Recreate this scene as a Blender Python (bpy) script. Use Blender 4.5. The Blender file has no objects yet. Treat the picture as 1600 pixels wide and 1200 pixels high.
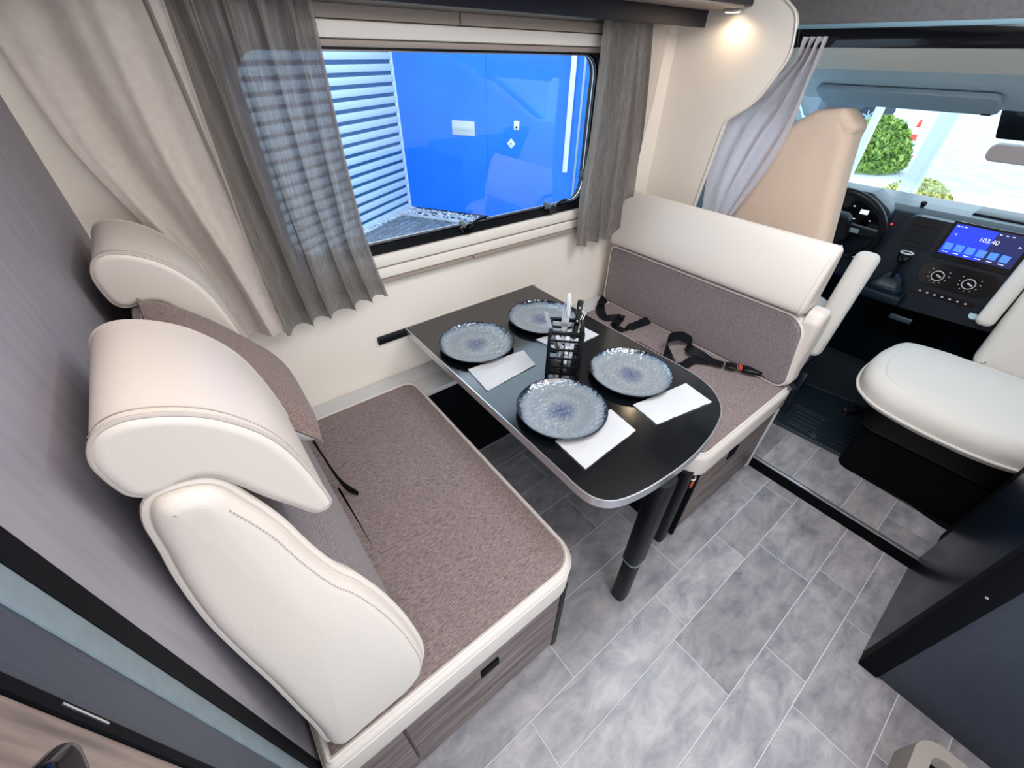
import bpy, bmesh, math, random
from mathutils import Vector, Matrix, noise
C = bpy.context.scene.collection
scene = bpy.context.scene
R = random.Random(7)
PI = math.pi

# ------------------------------------------------------------------ camera
cam_d = bpy.data.cameras.new('camera'); cam = bpy.data.objects.new('camera', cam_d); C.objects.link(cam)
rt = Vector((0.78793566, -0.61556525, 0.01538883)); dn = Vector((-0.37588553, -0.50063529, -0.77979124)); fw = Vector((0.48771658, 0.60864089, -0.62585047))
cam.matrix_world = Matrix(((rt.x, -dn.x, -fw.x, 0), (rt.y, -dn.y, -fw.y, 0), (rt.z, -dn.z, -fw.z, 1.55), (0, 0, 0, 1)))
cam_d.sensor_width = 36; cam_d.lens = 14.458; cam_d.clip_start = 0.01; cam_d.clip_end = 200
scene.camera = cam

# ------------------------------------------------------------------ light and exposure
vs = scene.view_settings
vs.view_transform = 'Standard'; vs.look = 'None'; vs.gamma = 1; vs.use_curve_mapping = False; vs.exposure = 0.28
w = bpy.data.worlds.new('sky'); scene.world = w; w.use_nodes = True
nt = w.node_tree; bg = nt.nodes['Background']
bg.inputs['Color'].default_value = (0.72, 0.88, 1.0, 1); bg.inputs['Strength'].default_value = 2.7

def area(name, loc, rot, sx, sy, power, col):
    d = bpy.data.lights.new(name, 'AREA'); d.shape = 'RECTANGLE'; d.size = sx; d.size_y = sy; d.energy = power; d.color = col
    o = bpy.data.objects.new(name, d); C.objects.link(o); o.location = loc; o.rotation_euler = rot
    return o
area('ceiling_fill', (0.70, 0.05, 1.96), (0, 0, 0), 1.7, 1.0, 18.5, (1.0, 0.95, 0.90))  # added area light below the unseen ceiling, lifts overall room brightness
area('ceiling_fill_rear', (-0.9, -0.3, 1.96), (0, 0, 0), 0.9, 0.9, 6, (1.0, 0.93, 0.86))  # second added light, out of view behind the camera, brightens the rear side
area('right_side_fill', (0.12, -0.985, 1.05), (math.radians(90), 0, 0), 1.2, 1.5, 5, (1.0, 0.97, 0.95))  # added fill from the unseen right side, brightens curtains and bench fronts
area('cool_overhead_fill', (1.35, 0.30, 1.97), (0, 0, 0), 0.45, 0.45, 7, (0.74, 0.88, 1.0))  # no hatch is built here; added cool light for brightness from above
def spot(name, loc, power, col, ang, blend=.6, rot=(0, 0, 0)):
    d = bpy.data.lights.new(name, 'SPOT'); d.energy = power; d.color = col; d.spot_size = math.radians(ang); d.spot_blend = blend; d.shadow_soft_size = .02
    o = bpy.data.objects.new(name, d); C.objects.link(o); o.location = loc; o.rotation_euler = rot
    return o
spot('cabinet_downlight', (1.90, 1.10, 1.675), 0.8, (1.0, 0.78, 0.52), 165)

# ------------------------------------------------------------------ materials
def s2l(c):
    return tuple(((v/255)/12.92 if v/255 <= .04045 else ((v/255+.055)/1.055)**2.4) for v in c) + (1,)
def mat(name, col, rough=.6, metal=0, spec=.5, noise_amt=0, nscale=(40, 40, 40), col2=None, bump=0, bscale=None, bdist=.002, sheen=0, rnd=0, detail=3, contrast=(.3, .7), coat=0, dist=0, nrough=.5, ior=1.5):
    m = bpy.data.materials.new(name); m.use_nodes = True
    nt = m.node_tree; b = nt.nodes['Principled BSDF']
    b.inputs['Base Color'].default_value = s2l(col); b.inputs['Roughness'].default_value = rough
    b.inputs['Metallic'].default_value = metal; b.inputs['Specular IOR Level'].default_value = spec
    b.inputs['IOR'].default_value = ior
    if sheen: b.inputs['Sheen Weight'].default_value = sheen
    if coat: b.inputs['Coat Weight'].default_value = coat; b.inputs['Coat Roughness'].default_value = .1
    tc = nt.nodes.new('ShaderNodeTexCoord')
    vec = tc.outputs['Object']
    if rnd:
        oi = nt.nodes.new('ShaderNodeObjectInfo')
        vm = nt.nodes.new('ShaderNodeVectorMath'); vm.operation = 'SCALE'; cx = nt.nodes.new('ShaderNodeCombineXYZ')
        nt.links.new(oi.outputs['Random'], cx.inputs[0]); nt.links.new(oi.outputs['Random'], cx.inputs[1])
        nt.links.new(cx.outputs[0], vm.inputs[0]); vm.inputs['Scale'].default_value = 37
        ad = nt.nodes.new('ShaderNodeVectorMath'); ad.operation = 'ADD'
        nt.links.new(vec, ad.inputs[0]); nt.links.new(vm.outputs[0], ad.inputs[1]); vec = ad.outputs[0]
    def nz(scale, det=detail):
        mp = nt.nodes.new('ShaderNodeMapping'); mp.inputs['Scale'].default_value = scale
        nt.links.new(vec, mp.inputs['Vector'])
        n = nt.nodes.new('ShaderNodeTexNoise'); n.inputs['Scale'].default_value = 1; n.inputs['Detail'].default_value = det; n.inputs['Distortion'].default_value = dist; n.inputs['Roughness'].default_value = nrough
        nt.links.new(mp.outputs[0], n.inputs['Vector']); return n
    colout = None
    if col2:
        n = nz(nscale)
        r = nt.nodes.new('ShaderNodeValToRGB'); r.color_ramp.elements[0].position = contrast[0]; r.color_ramp.elements[1].position = contrast[1]
        r.color_ramp.elements[0].color = s2l(col); r.color_ramp.elements[1].color = s2l(col2)
        nt.links.new(n.outputs['Fac'], r.inputs[0]); colout = r.outputs[0]
        nt.links.new(colout, b.inputs['Base Color'])
    if rnd and colout:
        hs = nt.nodes.new('ShaderNodeHueSaturation'); mr = nt.nodes.new('ShaderNodeMapRange')
        mr.inputs['To Min'].default_value = 1 - rnd; mr.inputs['To Max'].default_value = 1 + rnd
        nt.links.new(oi.outputs['Random'], mr.inputs[0]); nt.links.new(mr.outputs[0], hs.inputs['Value']); nt.links.new(colout, hs.inputs['Color'])
        nt.links.new(hs.outputs[0], b.inputs['Base Color'])
    if bump:
        n = nz(bscale or nscale, 2)
        bp = nt.nodes.new('ShaderNodeBump'); bp.inputs['Strength'].default_value = bump; bp.inputs['Distance'].default_value = bdist
        nt.links.new(n.outputs['Fac'], bp.inputs['Height']); nt.links.new(bp.outputs[0], b.inputs['Normal'])
    return m
M = {}
M['leather'] = mat('cream_leather', (207, 196, 188), .42, bump=.25, bscale=(350, 350, 350), bdist=.0008)
M['leather_pipe'] = mat('cream_piping', (214, 205, 200), .45)
M['stitch'] = mat('stitch_thread', (176, 166, 160), .7)
M['fabric'] = mat('brown_upholstery', (106, 90, 90), .9, col2=(148, 131, 129), nscale=(90, 420, 420), bump=.5, bscale=(500, 900, 900), sheen=.15, contrast=(.35, .65))
M['fabric_pillow'] = mat('reddish_brown_upholstery', (98, 78, 74), .9, col2=(138, 116, 110), nscale=(90, 420, 420), bump=.5, bscale=(500, 900, 900), sheen=.15, contrast=(.35, .65))
M['fabric_y'] = mat('brown_upholstery_back', (104, 91, 93), .9, col2=(142, 129, 130), nscale=(400, 160, 500), bump=.5, bscale=(700, 700, 700), sheen=.15, contrast=(.35, .65))
M['wall'] = mat('cream_wall_lining', (232, 221, 210), .6, bump=.1, bscale=(200, 200, 200), bdist=.0008)
M['trim'] = mat('cream_plastic', (226, 217, 208), .35)
M['ledge'] = mat('pale_grey_plastic', (205, 205, 206), .4)
M['taupe'] = mat('taupe_plastic', (150, 136, 126), .45)
M['partition'] = mat('taupe_grey_linen_panel', (136, 130, 138), .55, col2=(148, 142, 149), nscale=(5, 60, 7), bump=.10, bscale=(30, 400, 60), bdist=.001)
M['slate'] = mat('slate_panel', (46, 52, 66), .45, col2=(54, 60, 74), nscale=(300, 300, 20), bump=.15, bscale=(300, 300, 60))
M['post'] = mat('grey_green_post', (108, 122, 130), .5, col2=(118, 131, 139), nscale=(60, 60, 60))
M['gloss_slate'] = mat('dark_glossy_slate', (10, 20, 32), .28, spec=.35)
M['black'] = mat('black_plastic', (8, 9, 15), .4, spec=.25)
M['blackgloss'] = mat('gloss_black', (8, 9, 14), .12)
M['matblack'] = mat('black_matte', (5, 6, 12), .75, spec=.12)
M['navy'] = mat('dark_cabinet_board', (26, 26, 38), .4, spec=.3)
M['wood'] = mat('grey_brown_wood', (74, 62, 62), .5, col2=(140, 123, 117), nscale=(5, 40, 42), bump=.1, bscale=(8, 80, 80), contrast=(.3, .72), detail=6)
M['wooddoor'] = mat('oak_wood', (98, 84, 80), .5, col2=(164, 145, 136), nscale=(60, 75, 5), bump=.2, bscale=(150, 150, 12), contrast=(.3, .7), detail=6)
M['tile'] = mat('stone_tile', (112, 112, 120), .36, col2=(178, 172, 175), nscale=(8, 15, 8), bump=.12, bscale=(40, 40, 40), rnd=.13, detail=12, contrast=(.30, .72), dist=.45, nrough=.66)
M['grout'] = mat('grout', (205, 205, 210), .7)
M['tabletop'] = mat('black_tabletop', (9, 12, 17), .15, ior=1.8, bump=.03, bscale=(600, 600, 600), bdist=.0005)
M['alu'] = mat('aluminium', (205, 205, 210), .28, metal=.85)
M['steel'] = mat('steel', (225, 225, 230), .28, metal=1)
M['napkin'] = mat('white_paper', (250, 250, 253), .8, bump=.3, bscale=(120, 120, 120), bdist=.001)
M['seatcover'] = mat('white_cotton_cover', (226, 220, 214), .8, bump=.25, bscale=(14, 14, 14), bdist=.012)
M['seatcover2'] = mat('beige_cotton_cover', (210, 184, 164), .8, bump=.3, bscale=(14, 14, 14), bdist=.012)
M['webbing'] = mat('seat_belt_webbing', (11, 12, 19), .6, spec=.2, bump=.3, bscale=(500, 500, 500))
M['red'] = mat('red_plastic', (196, 60, 40), .5)
M['orange'] = mat('orange_sticker', (206, 98, 52), .5)
M['headliner'] = mat('cab_headliner', (226, 227, 214), .85)
M['headblue'] = mat('cab_roof_trim', (178, 202, 210), .6)
M['visor'] = mat('sun_visor', (150, 172, 184), .7)
M['tealtrim'] = mat('cab_pillar_trim', (110, 138, 150), .6)
M['overcab'] = mat('overcab_lining', (84, 79, 80), .8, col2=(94, 89, 89), nscale=(90, 90, 90), bump=.2)
M['rubber'] = mat('rubber_mat', (20, 34, 44), .5)
M['carpet'] = mat('dark_cab_carpet', (12, 22, 34), .9, bump=.6, bscale=(15, 220, 15), bdist=.004)
M['dash'] = mat('dashboard_plastic', (6, 22, 36), .38, spec=.3, bump=.1, bscale=(400, 400, 400))
M['silver'] = mat('silver_trim', (150, 170, 182), .3, metal=.6)
M['concrete'] = mat('pale_paving', (176, 182, 190), .9, col2=(205, 208, 212), nscale=(3, 3, 3))
M['brick'] = mat('grey_paver', (96, 104, 112), .9, col2=(132, 138, 144), nscale=(20, 20, 20), rnd=.2)
M['gravel'] = mat('pale_pebble', (150, 158, 164), .9, col2=(235, 235, 235), nscale=(14, 14, 14))
M['rib_shade'] = mat('teal_groove_shade', (36, 104, 142), .5)  # shade in the grooves between the ribs, put into the backing colour
M['corr'] = mat('white_corrugated_metal', (205, 222, 232), .45)
M['blue'] = mat('blue_wall_panel', (4, 112, 240), .5, col2=(6, 122, 246), nscale=(2, 2, 2))
M['whitesteel'] = mat('white_steel', (225, 230, 235), .4)
M['foliage'] = mat('leaf_green', (70, 110, 45), .7, col2=(176, 200, 90), nscale=(9, 9, 9))
M['foliage2'] = mat('leaf_yellow', (150, 160, 80), .7, col2=(215, 210, 140), nscale=(9, 9, 9))
M['cone_red'] = mat('traffic_cone_red', (232, 70, 50), .5)
M['tyre'] = mat('tyre_rubber', (40, 50, 60), .7)
M['carpaint'] = mat('dark_car_paint', (50, 62, 74), .3)
M['beige'] = mat('beige_plastic', (150, 142, 134), .5, bump=.15, bscale=(300, 300, 300))

def emit(name, col, st):
    m = bpy.data.materials.new(name); m.use_nodes = True; b = m.node_tree.nodes['Principled BSDF']
    b.inputs['Base Color'].default_value = (0, 0, 0, 1); b.inputs['Emission Color'].default_value = s2l(col); b.inputs['Emission Strength'].default_value = st
    return m
M['lamp'] = emit('lamp_glow', (255, 236, 200), 8)
M['scr_dark'] = emit('screen_dark_blue', (8, 24, 90), 1.0)
M['scr_blue'] = emit('screen_blue', (20, 60, 235), 1.0)
M['scr_icon'] = emit('screen_icon_blue', (70, 130, 255), 1.2)
M['scr_white'] = emit('screen_white', (225, 235, 255), 1.1)
M['scr_red'] = emit('warning_light_red', (230, 40, 40), 1.2)

def glass_mat(name, tint, refl=.5):
    m = bpy.data.materials.new(name); m.use_nodes = True; nt = m.node_tree; nt.nodes.clear()
    o = nt.nodes.new('ShaderNodeOutputMaterial'); mx = nt.nodes.new('ShaderNodeMixShader'); t = nt.nodes.new('ShaderNodeBsdfTransparent'); g = nt.nodes.new('ShaderNodeBsdfGlossy')
    f = nt.nodes.new('ShaderNodeFresnel'); ge = nt.nodes.new('ShaderNodeNewGeometry'); io = nt.nodes.new('ShaderNodeMapRange')
    io.inputs['To Min'].default_value = 1.5; io.inputs['To Max'].default_value = 1/1.5
    nt.links.new(ge.outputs['Backfacing'], io.inputs[0]); nt.links.new(io.outputs[0], f.inputs['IOR'])
    t.inputs['Color'].default_value = tint; g.inputs['Roughness'].default_value = .02
    mu = nt.nodes.new('ShaderNodeMath'); mu.operation = 'MULTIPLY'; mu.inputs[1].default_value = refl
    nt.links.new(f.outputs[0], mu.inputs[0]); nt.links.new(mu.outputs[0], mx.inputs[0]); nt.links.new(t.outputs[0], mx.inputs[1]); nt.links.new(g.outputs[0], mx.inputs[2]); nt.links.new(mx.outputs[0], o.inputs[0])
    return m
M['glass'] = glass_mat('window_glass', (.93, .97, 1, 1), 1.4)
M['windscreen'] = glass_mat('windscreen_glass', (.93, .98, 1, 1), .5)

def curtain_mat(name, col, col2, see, nscale, transl=.3):
    m = mat(name, col, 0.9, col2=col2, nscale=nscale, bump=.3, bscale=(600, 600, 60), bdist=.001)
    nt = m.node_tree; b = nt.nodes['Principled BSDF']; out = [n for n in nt.nodes if n.type == 'OUTPUT_MATERIAL'][0]
    tl = nt.nodes.new('ShaderNodeBsdfTranslucent'); tr = nt.nodes.new('ShaderNodeBsdfTransparent'); m1 = nt.nodes.new('ShaderNodeMixShader'); m2 = nt.nodes.new('ShaderNodeMixShader')
    tl.inputs['Color'].default_value = s2l(col2)
    m1.inputs[0].default_value = transl; nt.links.new(b.outputs[0], m1.inputs[1]); nt.links.new(tl.outputs[0], m1.inputs[2])
    m2.inputs[0].default_value = see; nt.links.new(m1.outputs[0], m2.inputs[1]); nt.links.new(tr.outputs[0], m2.inputs[2]); nt.links.new(m2.outputs[0], out.inputs[0])
    return m
M['curtain_grey'] = curtain_mat('sheer_grey_linen', (140, 132, 128), (190, 183, 178), .11, (420, 420, 12), .25)
M['curtain_cream'] = curtain_mat('cream_curtain_cloth', (238, 227, 218), (246, 236, 228), 0, (60, 60, 60), .06)
M['curtain_cab'] = curtain_mat('pale_grey_curtain_cloth', (228, 223, 226), (240, 235, 237), 0, (60, 60, 60), .35)

def plate_mat():
    m = bpy.data.materials.new('mottled_blue_glaze'); m.use_nodes = True; nt = m.node_tree; b = nt.nodes['Principled BSDF']
    tc = nt.nodes.new('ShaderNodeTexCoord'); ln = nt.nodes.new('ShaderNodeVectorMath'); ln.operation = 'LENGTH'; nt.links.new(tc.outputs['Object'], ln.inputs[0])
    n = nt.nodes.new('ShaderNodeTexNoise'); n.inputs['Scale'].default_value = 90; n.inputs['Detail'].default_value = 5; nt.links.new(tc.outputs['Object'], n.inputs['Vector'])
    n2 = nt.nodes.new('ShaderNodeTexNoise'); n2.inputs['Scale'].default_value = 14; nt.links.new(tc.outputs['Object'], n2.inputs['Vector'])
    a = nt.nodes.new('ShaderNodeMath'); a.operation = 'MULTIPLY_ADD'; a.inputs[1].default_value = .020; nt.links.new(n.outputs['Fac'], a.inputs[0]); nt.links.new(ln.outputs['Value'], a.inputs[2])
    a2 = nt.nodes.new('ShaderNodeMath'); a2.operation = 'MULTIPLY_ADD'; a2.inputs[1].default_value = .035; nt.links.new(n2.outputs['Fac'], a2.inputs[0]); nt.links.new(a.outputs[0], a2.inputs[2])
    mr = nt.nodes.new('ShaderNodeMapRange'); mr.inputs['From Min'].default_value = .0275; mr.inputs['From Max'].default_value = .1665
    r = nt.nodes.new('ShaderNodeValToRGB'); e = r.color_ramp.elements
    nt.links.new(a2.outputs[0], mr.inputs[0]); nt.links.new(mr.outputs[0], r.inputs[0])
    e[0].position = 0; e[0].color = s2l((74, 88, 118)); e[1].position = 1; e[1].color = s2l((18, 24, 38))
    for p, c in ((.22, (100, 112, 132)), (.40, (138, 145, 150)), (.62, (126, 136, 146)), (.84, (140, 148, 154)), (.93, (104, 120, 140)), (.965, (30, 38, 54))):
        x = e.new(p); x.color = s2l(c)
    fn_ = nt.nodes.new('ShaderNodeTexNoise'); fn_.inputs['Scale'].default_value = 420; fn_.inputs['Detail'].default_value = 3; nt.links.new(tc.outputs['Object'], fn_.inputs['Vector'])
    fm = nt.nodes.new('ShaderNodeMapRange'); fm.inputs['To Min'].default_value = .55; fm.inputs['To Max'].default_value = 1.45; nt.links.new(fn_.outputs['Fac'], fm.inputs[0])
    hs = nt.nodes.new('ShaderNodeHueSaturation'); nt.links.new(fm.outputs[0], hs.inputs['Value']); nt.links.new(r.outputs[0], hs.inputs['Color'])
    nt.links.new(hs.outputs[0], b.inputs['Base Color']); b.inputs['Roughness'].default_value = .08; b.inputs['IOR'].default_value = 1.95
    bn = nt.nodes.new('ShaderNodeTexNoise'); bn.inputs['Scale'].default_value = 75; bn.inputs['Detail'].default_value = 1; nt.links.new(tc.outputs['Object'], bn.inputs['Vector'])
    bp = nt.nodes.new('ShaderNodeBump'); bp.inputs['Strength'].default_value = .8; bp.inputs['Distance'].default_value = .005
    nt.links.new(bn.outputs['Fac'], bp.inputs['Height']); nt.links.new(bp.outputs[0], b.inputs['Normal'])
    return m
M['plate'] = plate_mat()
M['plate_rim'] = mat('dark_glaze', (22, 28, 42), .15)

# ------------------------------------------------------------------ helpers
def thing(name, label, cat, loc=(0, 0, 0), rz=0, group=None):
    o = bpy.data.objects.new(name, None); C.objects.link(o); o.empty_display_size = .05
    o.location = loc; o.rotation_euler = (0, 0, rz); o['label'] = label; o['category'] = cat
    if group: o['group'] = group
    return o
def tag(o, label=None, cat=None, group=None, kind=None):
    if label: o['label'] = label
    if cat: o['category'] = cat
    if group: o['group'] = group
    if kind: o['kind'] = kind
    return o
def obj(name, bm, m, parent=None, smooth=True, local=False, rebase=True):
    """links a bmesh as one object; vertices are in the world unless local"""
    me = bpy.data.meshes.new(name)
    bmesh.ops.recalc_face_normals(bm, faces=bm.faces)
    if parent is not None and not local:
        mw = parent.matrix_basis.copy(); p = parent.parent
        while p is not None: mw = p.matrix_basis @ mw; p = p.parent
        bm.transform(mw.inverted())
    loc = None
    if parent is None and rebase and len(bm.verts):
        xs = [v.co.x for v in bm.verts]; ys = [v.co.y for v in bm.verts]; zs = [v.co.z for v in bm.verts]
        loc = Vector(((min(xs)+max(xs))/2, (min(ys)+max(ys))/2, min(zs)))
        bmesh.ops.translate(bm, verts=bm.verts, vec=-loc)
    bm.to_mesh(me); bm.free()
    if smooth:
        me.shade_smooth()
        try: me.set_sharp_from_angle(angle=math.radians(38))
        except Exception: pass
    me.materials.append(M[m] if isinstance(m, str) else m)
    o = bpy.data.objects.new(name, me); C.objects.link(o)
    if parent is not None: o.parent = parent
    if loc is not None: o.location = loc
    return o
def struct(name, bm, m, parent=None, **k):
    o = obj(name, bm, m, parent, rebase=False, **k)
    if parent is None: o['kind'] = 'structure'
    return o
def add_box(bm, x0, x1, y0, y1, z0, z1, bev=0, seg=2, mtx=None):
    b = bmesh.new(); bmesh.ops.create_cube(b, size=1)
    bmesh.ops.transform(b, verts=b.verts, matrix=Matrix.Translation(((x0+x1)/2, (y0+y1)/2, (z0+z1)/2)) @ Matrix.Diagonal((x1-x0, y1-y0, z1-z0, 1)))
    if bev: bmesh.ops.bevel(b, geom=b.edges[:], offset=bev, segments=seg, affect='EDGES', profile=.5)
    if mtx: bmesh.ops.transform(b, verts=b.verts, matrix=mtx)
    me = bpy.data.meshes.new('tmp'); b.to_mesh(me); b.free(); bm.from_mesh(me); bpy.data.meshes.remove(me)
    return bm
def box(*a, **k): return add_box(bmesh.new(), *a, **k)
def rbox(cx, cy, cz, sx, sy, sz, rot, bev=0, seg=2):
    """box turned about its centre, rot = Euler degrees"""
    mt = Matrix.Translation((cx, cy, cz)) @ Matrix.Rotation(math.radians(rot[2]), 4, 'Z') @ Matrix.Rotation(math.radians(rot[1]), 4, 'Y') @ Matrix.Rotation(math.radians(rot[0]), 4, 'X')
    return box(-sx/2, sx/2, -sy/2, sy/2, -sz/2, sz/2, bev=bev, seg=seg, mtx=mt)
def cyl(p0, p1, r0, r1=None, n=24, bm=None):
    bm = bm or bmesh.new(); r1 = r0 if r1 is None else r1
    p0 = Vector(p0); p1 = Vector(p1); d = p1-p0
    q = d.to_track_quat('Z', 'Y').to_matrix().to_4x4()
    bmesh.ops.create_cone(bm, cap_ends=True, segments=n, radius1=r0, radius2=r1, depth=d.length, matrix=Matrix.Translation((p0+p1)/2) @ q)
    return bm
def cr(pts, n=8, closed=False):
    """Catmull-Rom through pts"""
    P = [Vector(p) for p in pts]; out = []; N = len(P)
    rng = N if closed else N-1
    for i in range(rng):
        if closed: a, b, c, d = P[(i-1) % N], P[i], P[(i+1) % N], P[(i+2) % N]
        else: a, b, c, d = P[max(i-1, 0)], P[i], P[i+1], P[min(i+2, N-1)]
        for k in range(n):
            t = k/n
            out.append(.5*((2*b)+(-a+c)*t+(2*a-5*b+4*c-d)*t*t+(-a+3*b-3*c+d)*t**3))
    if not closed: out.append(P[-1].copy())
    return out
def tube(pts, r, n=8, closed=False, bm=None, flat=None):
    bm = bm or bmesh.new(); P = [Vector(p) for p in pts]; N = len(P); rings = []
    nrm = None
    for i, p in enumerate(P):
        a = P[i-1] if (i > 0 or closed) else P[i]; b = P[(i+1) % N] if (i < N-1 or closed) else P[i]
        t = (b-a); 
        if t.length < 1e-9: t = Vector((0, 0, 1))
        t.normalize()
        if nrm is None:
            nrm = Vector((0, 0, 1)) if abs(t.z) < .9 else Vector((1, 0, 0))
        nrm = (nrm - t*nrm.dot(t)); nrm.normalize(); bi = t.cross(nrm)
        rr = r[i] if isinstance(r, (list, tuple)) else r
        fx = flat or 1
        rings.append([bm.verts.new(p + nrm*math.cos(2*PI*k/n)*rr*fx + bi*math.sin(2*PI*k/n)*rr) for k in range(n)])
    for i in range(N if closed else N-1):
        A = rings[i]; B = rings[(i+1) % N]
        for k in range(n): bm.faces.new((A[k], A[(k+1) % n], B[(k+1) % n], B[k]))
    if not closed:
        bm.faces.new(rings[0][::-1]); bm.faces.new(rings[-1])
    return bm
def rpoly(pts, rad, seg=6):
    """polygon with rounded corners"""
    out = []; n = len(pts)
    for i in range(n):
        p = Vector(pts[i]); a = Vector(pts[i-1]); b = Vector(pts[(i+1) % n]); r = rad[i] if isinstance(rad, (list, tuple)) else rad
        if r <= 0: out.append(p); continue
        u = (a-p); v = (b-p); lu = u.length; lv = v.length; u.normalize(); v.normalize()
        ang = math.acos(max(-1, min(1, u.dot(v)))); d = min(r/math.tan(ang/2), lu*.49, lv*.49); rr = d*math.tan(ang/2)
        c = p + (u+v).normalized()*(rr/math.sin(ang/2))
        s = p+u*d-c; e = p+v*d-c
        for k in range(seg+1):
            t = k/seg; w_ = s.lerp(e, t)
            # slerp
            w_.normalize(); out.append(c + w_*rr)
    return out
def ccw(o):
    a = sum(o[i-1][0]*o[i][1]-o[i][0]*o[i-1][1] for i in range(len(o)))
    return o if a > 0 else o[::-1]
def inset(o, d):
    n = len(o); out = []
    for i in range(n):
        p = Vector(o[i]); a = Vector(o[i-1]); b = Vector(o[(i+1) % n])
        e1 = (p-a); e2 = (b-p)
        if e1.length < 1e-7: e1 = e2
        if e2.length < 1e-7: e2 = e1
        e1 = e1.normalized(); e2 = e2.normalized()
        n1 = Vector((-e1.y, e1.x)); n2 = Vector((-e2.y, e2.x)); m_ = n1+n2
        if m_.length < 1e-6: m_ = n1
        m_.normalize(); c = max(.4, m_.dot(n1))
        out.append(p + m_*d/c)
    return out
def FX(a, b, c): return Vector((c, a, b))      # outline in y,z extruded along x
def FY(a, b, c): return Vector((a, c, b))      # outline in x,z extruded along y
def FZ(a, b, c): return Vector((a, b, c))      # outline in x,y extruded along z
def pad(o, lo, hi, F, r0=0, r1=0, puff=0, seg=4, pts_z=None, bm=None, puff0=0):
    o = ccw([Vector(p) for p in o]); bm = bm or bmesh.new(); rings = []
    cen = sum(o, Vector((0, 0)))/len(o)
    def add(pl, c): rings.append([bm.verts.new(F(p.x, p.y, c)) for p in pl])
    if puff0:
        b_ = inset(o, r0)
        for f in (.1, .25, .4, .55, .7, .85, .95): add([cen+(p-cen)*f for p in b_], lo-puff0*(1-f*f))
    if r0:
        add(inset(o, r0*1.25), lo) if not puff0 else None
        for k in range(seg+1):
            a = PI/2*k/seg; add(inset(o, r0*(1-math.sin(a))), lo+r0*(1-math.cos(a)))
    else: add(o, lo)
    if r1:
        for k in range(seg+1):
            a = PI/2*k/seg; add(inset(o, r1*(1-math.cos(a))), hi-r1*(1-math.sin(a)))
        if not puff: add(inset(o, r1*1.25), hi)
    else: add(o, hi)
    if puff:
        b_ = inset(o, r1)
        for f in (.92, .75, .5, .25): add([cen+(p-cen)*f for p in b_], hi+puff*(1-f*f))
    n = len(o)
    for i in range(len(rings)-1):
        A, B = rings[i], rings[i+1]
        for k in range(n): bm.faces.new((A[k], A[(k+1) % n], B[(k+1) % n], B[k]))
    bm.faces.new(rings[0][::-1]); bm.faces.new(rings[-1])
    return bm
def wavy(bm, amp, sc, seed=0):
    for v in bm.verts:
        q = v.co*sc + Vector((seed, seed*2, 0)); v.co += Vector((noise.noise(q), noise.noise(q+Vector((9, 0, 0))), noise.noise(q+Vector((0, 9, 0)))))*amp
    return bm
def lathe(prof, n=48, bm=None, center=(0, 0, 0)):
    bm = bm or bmesh.new(); rings = []; c = Vector(center)
    for r, z in prof:
        if r < 1e-6: rings.append([bm.verts.new(c+Vector((0, 0, z)))])
        else: rings.append([bm.verts.new(c+Vector((r*math.cos(2*PI*k/n), r*math.sin(2*PI*k/n), z))) for k in range(n)])
    for A, B in zip(rings, rings[1:]):
        for k in range(n):
            if len(A) == 1 and len(B) == 1: continue
            if len(A) == 1: bm.faces.new((A[0], B[k], B[(k+1) % n]))
            elif len(B) == 1: bm.faces.new((A[k], A[(k+1) % n], B[0]))
            else: bm.faces.new((A[k], A[(k+1) % n], B[(k+1) % n], B[k]))
    return bm
def sheet(fn, nu, nv, th=.0015):
    """a cloth: fn(u,v) -> point; given thickness by offset along normals"""
    bm = bmesh.new(); g = [[bm.verts.new(fn(i/nu, j/nv)) for j in range(nv+1)] for i in range(nu+1)]
    for i in range(nu):
        for j in range(nv): bm.faces.new((g[i][j], g[i+1][j], g[i+1][j+1], g[i][j+1]))
    if th: bmesh.ops.solidify(bm, geom=bm.faces[:], thickness=th)
    return bm
def interp(pts, t):
    n = len(pts)-1; f = min(max(t*n, 0), n-1e-6); i = int(f); f -= i
    P = [Vector(p) for p in pts]; a, b, c, d = P[max(i-1, 0)], P[i], P[i+1], P[min(i+2, n)]
    return .5*((2*b)+(-a+c)*f+(2*a-5*b+4*c-d)*f*f+(-a+3*b-3*c+d)*f**3)
def drape(L, Rr, nf, amp, nrm, seed=0, nu=None, nv=34, top=.35, th=.0015, amp0=None, sharp=.0, u0=.0):
    """cloth between two edge curves (top to bottom) with nf folds"""
    nrm = Vector(nrm); nu = nu or int(nf*14)
    def fn(u, v):
        uu = u + .018*math.sin(2*PI*(2*u+seed))*v + .012*noise.noise(Vector((u*5, v*3, seed)))
        a = interp(L, v); b = interp(Rr, v); p = a.lerp(b, u)
        A = (amp0 if amp0 is not None else amp*top)*(1-min(1, v*2.2)) + amp*min(1, v*2.2)
        A *= .65+.5*noise.noise(Vector((math.floor(uu*nf)*1.7, v*1.3, seed+3)))+.35
        s_ = math.sin(2*PI*nf*uu + 1.1*math.sin(v*2.2+seed))
        s_ += .45*math.sin(2*PI*nf*2.3*uu+seed*2+v)*(1-v)
        p = p + nrm*A*s_
        p = p + (b-a).normalized()*A*.35*math.cos(2*PI*nf*uu+1.1*math.sin(v*2.2+seed))*(1 if .03 < u < .97 else 0)
        return p
    return sheet(fn, nu, nv, th)
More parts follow.
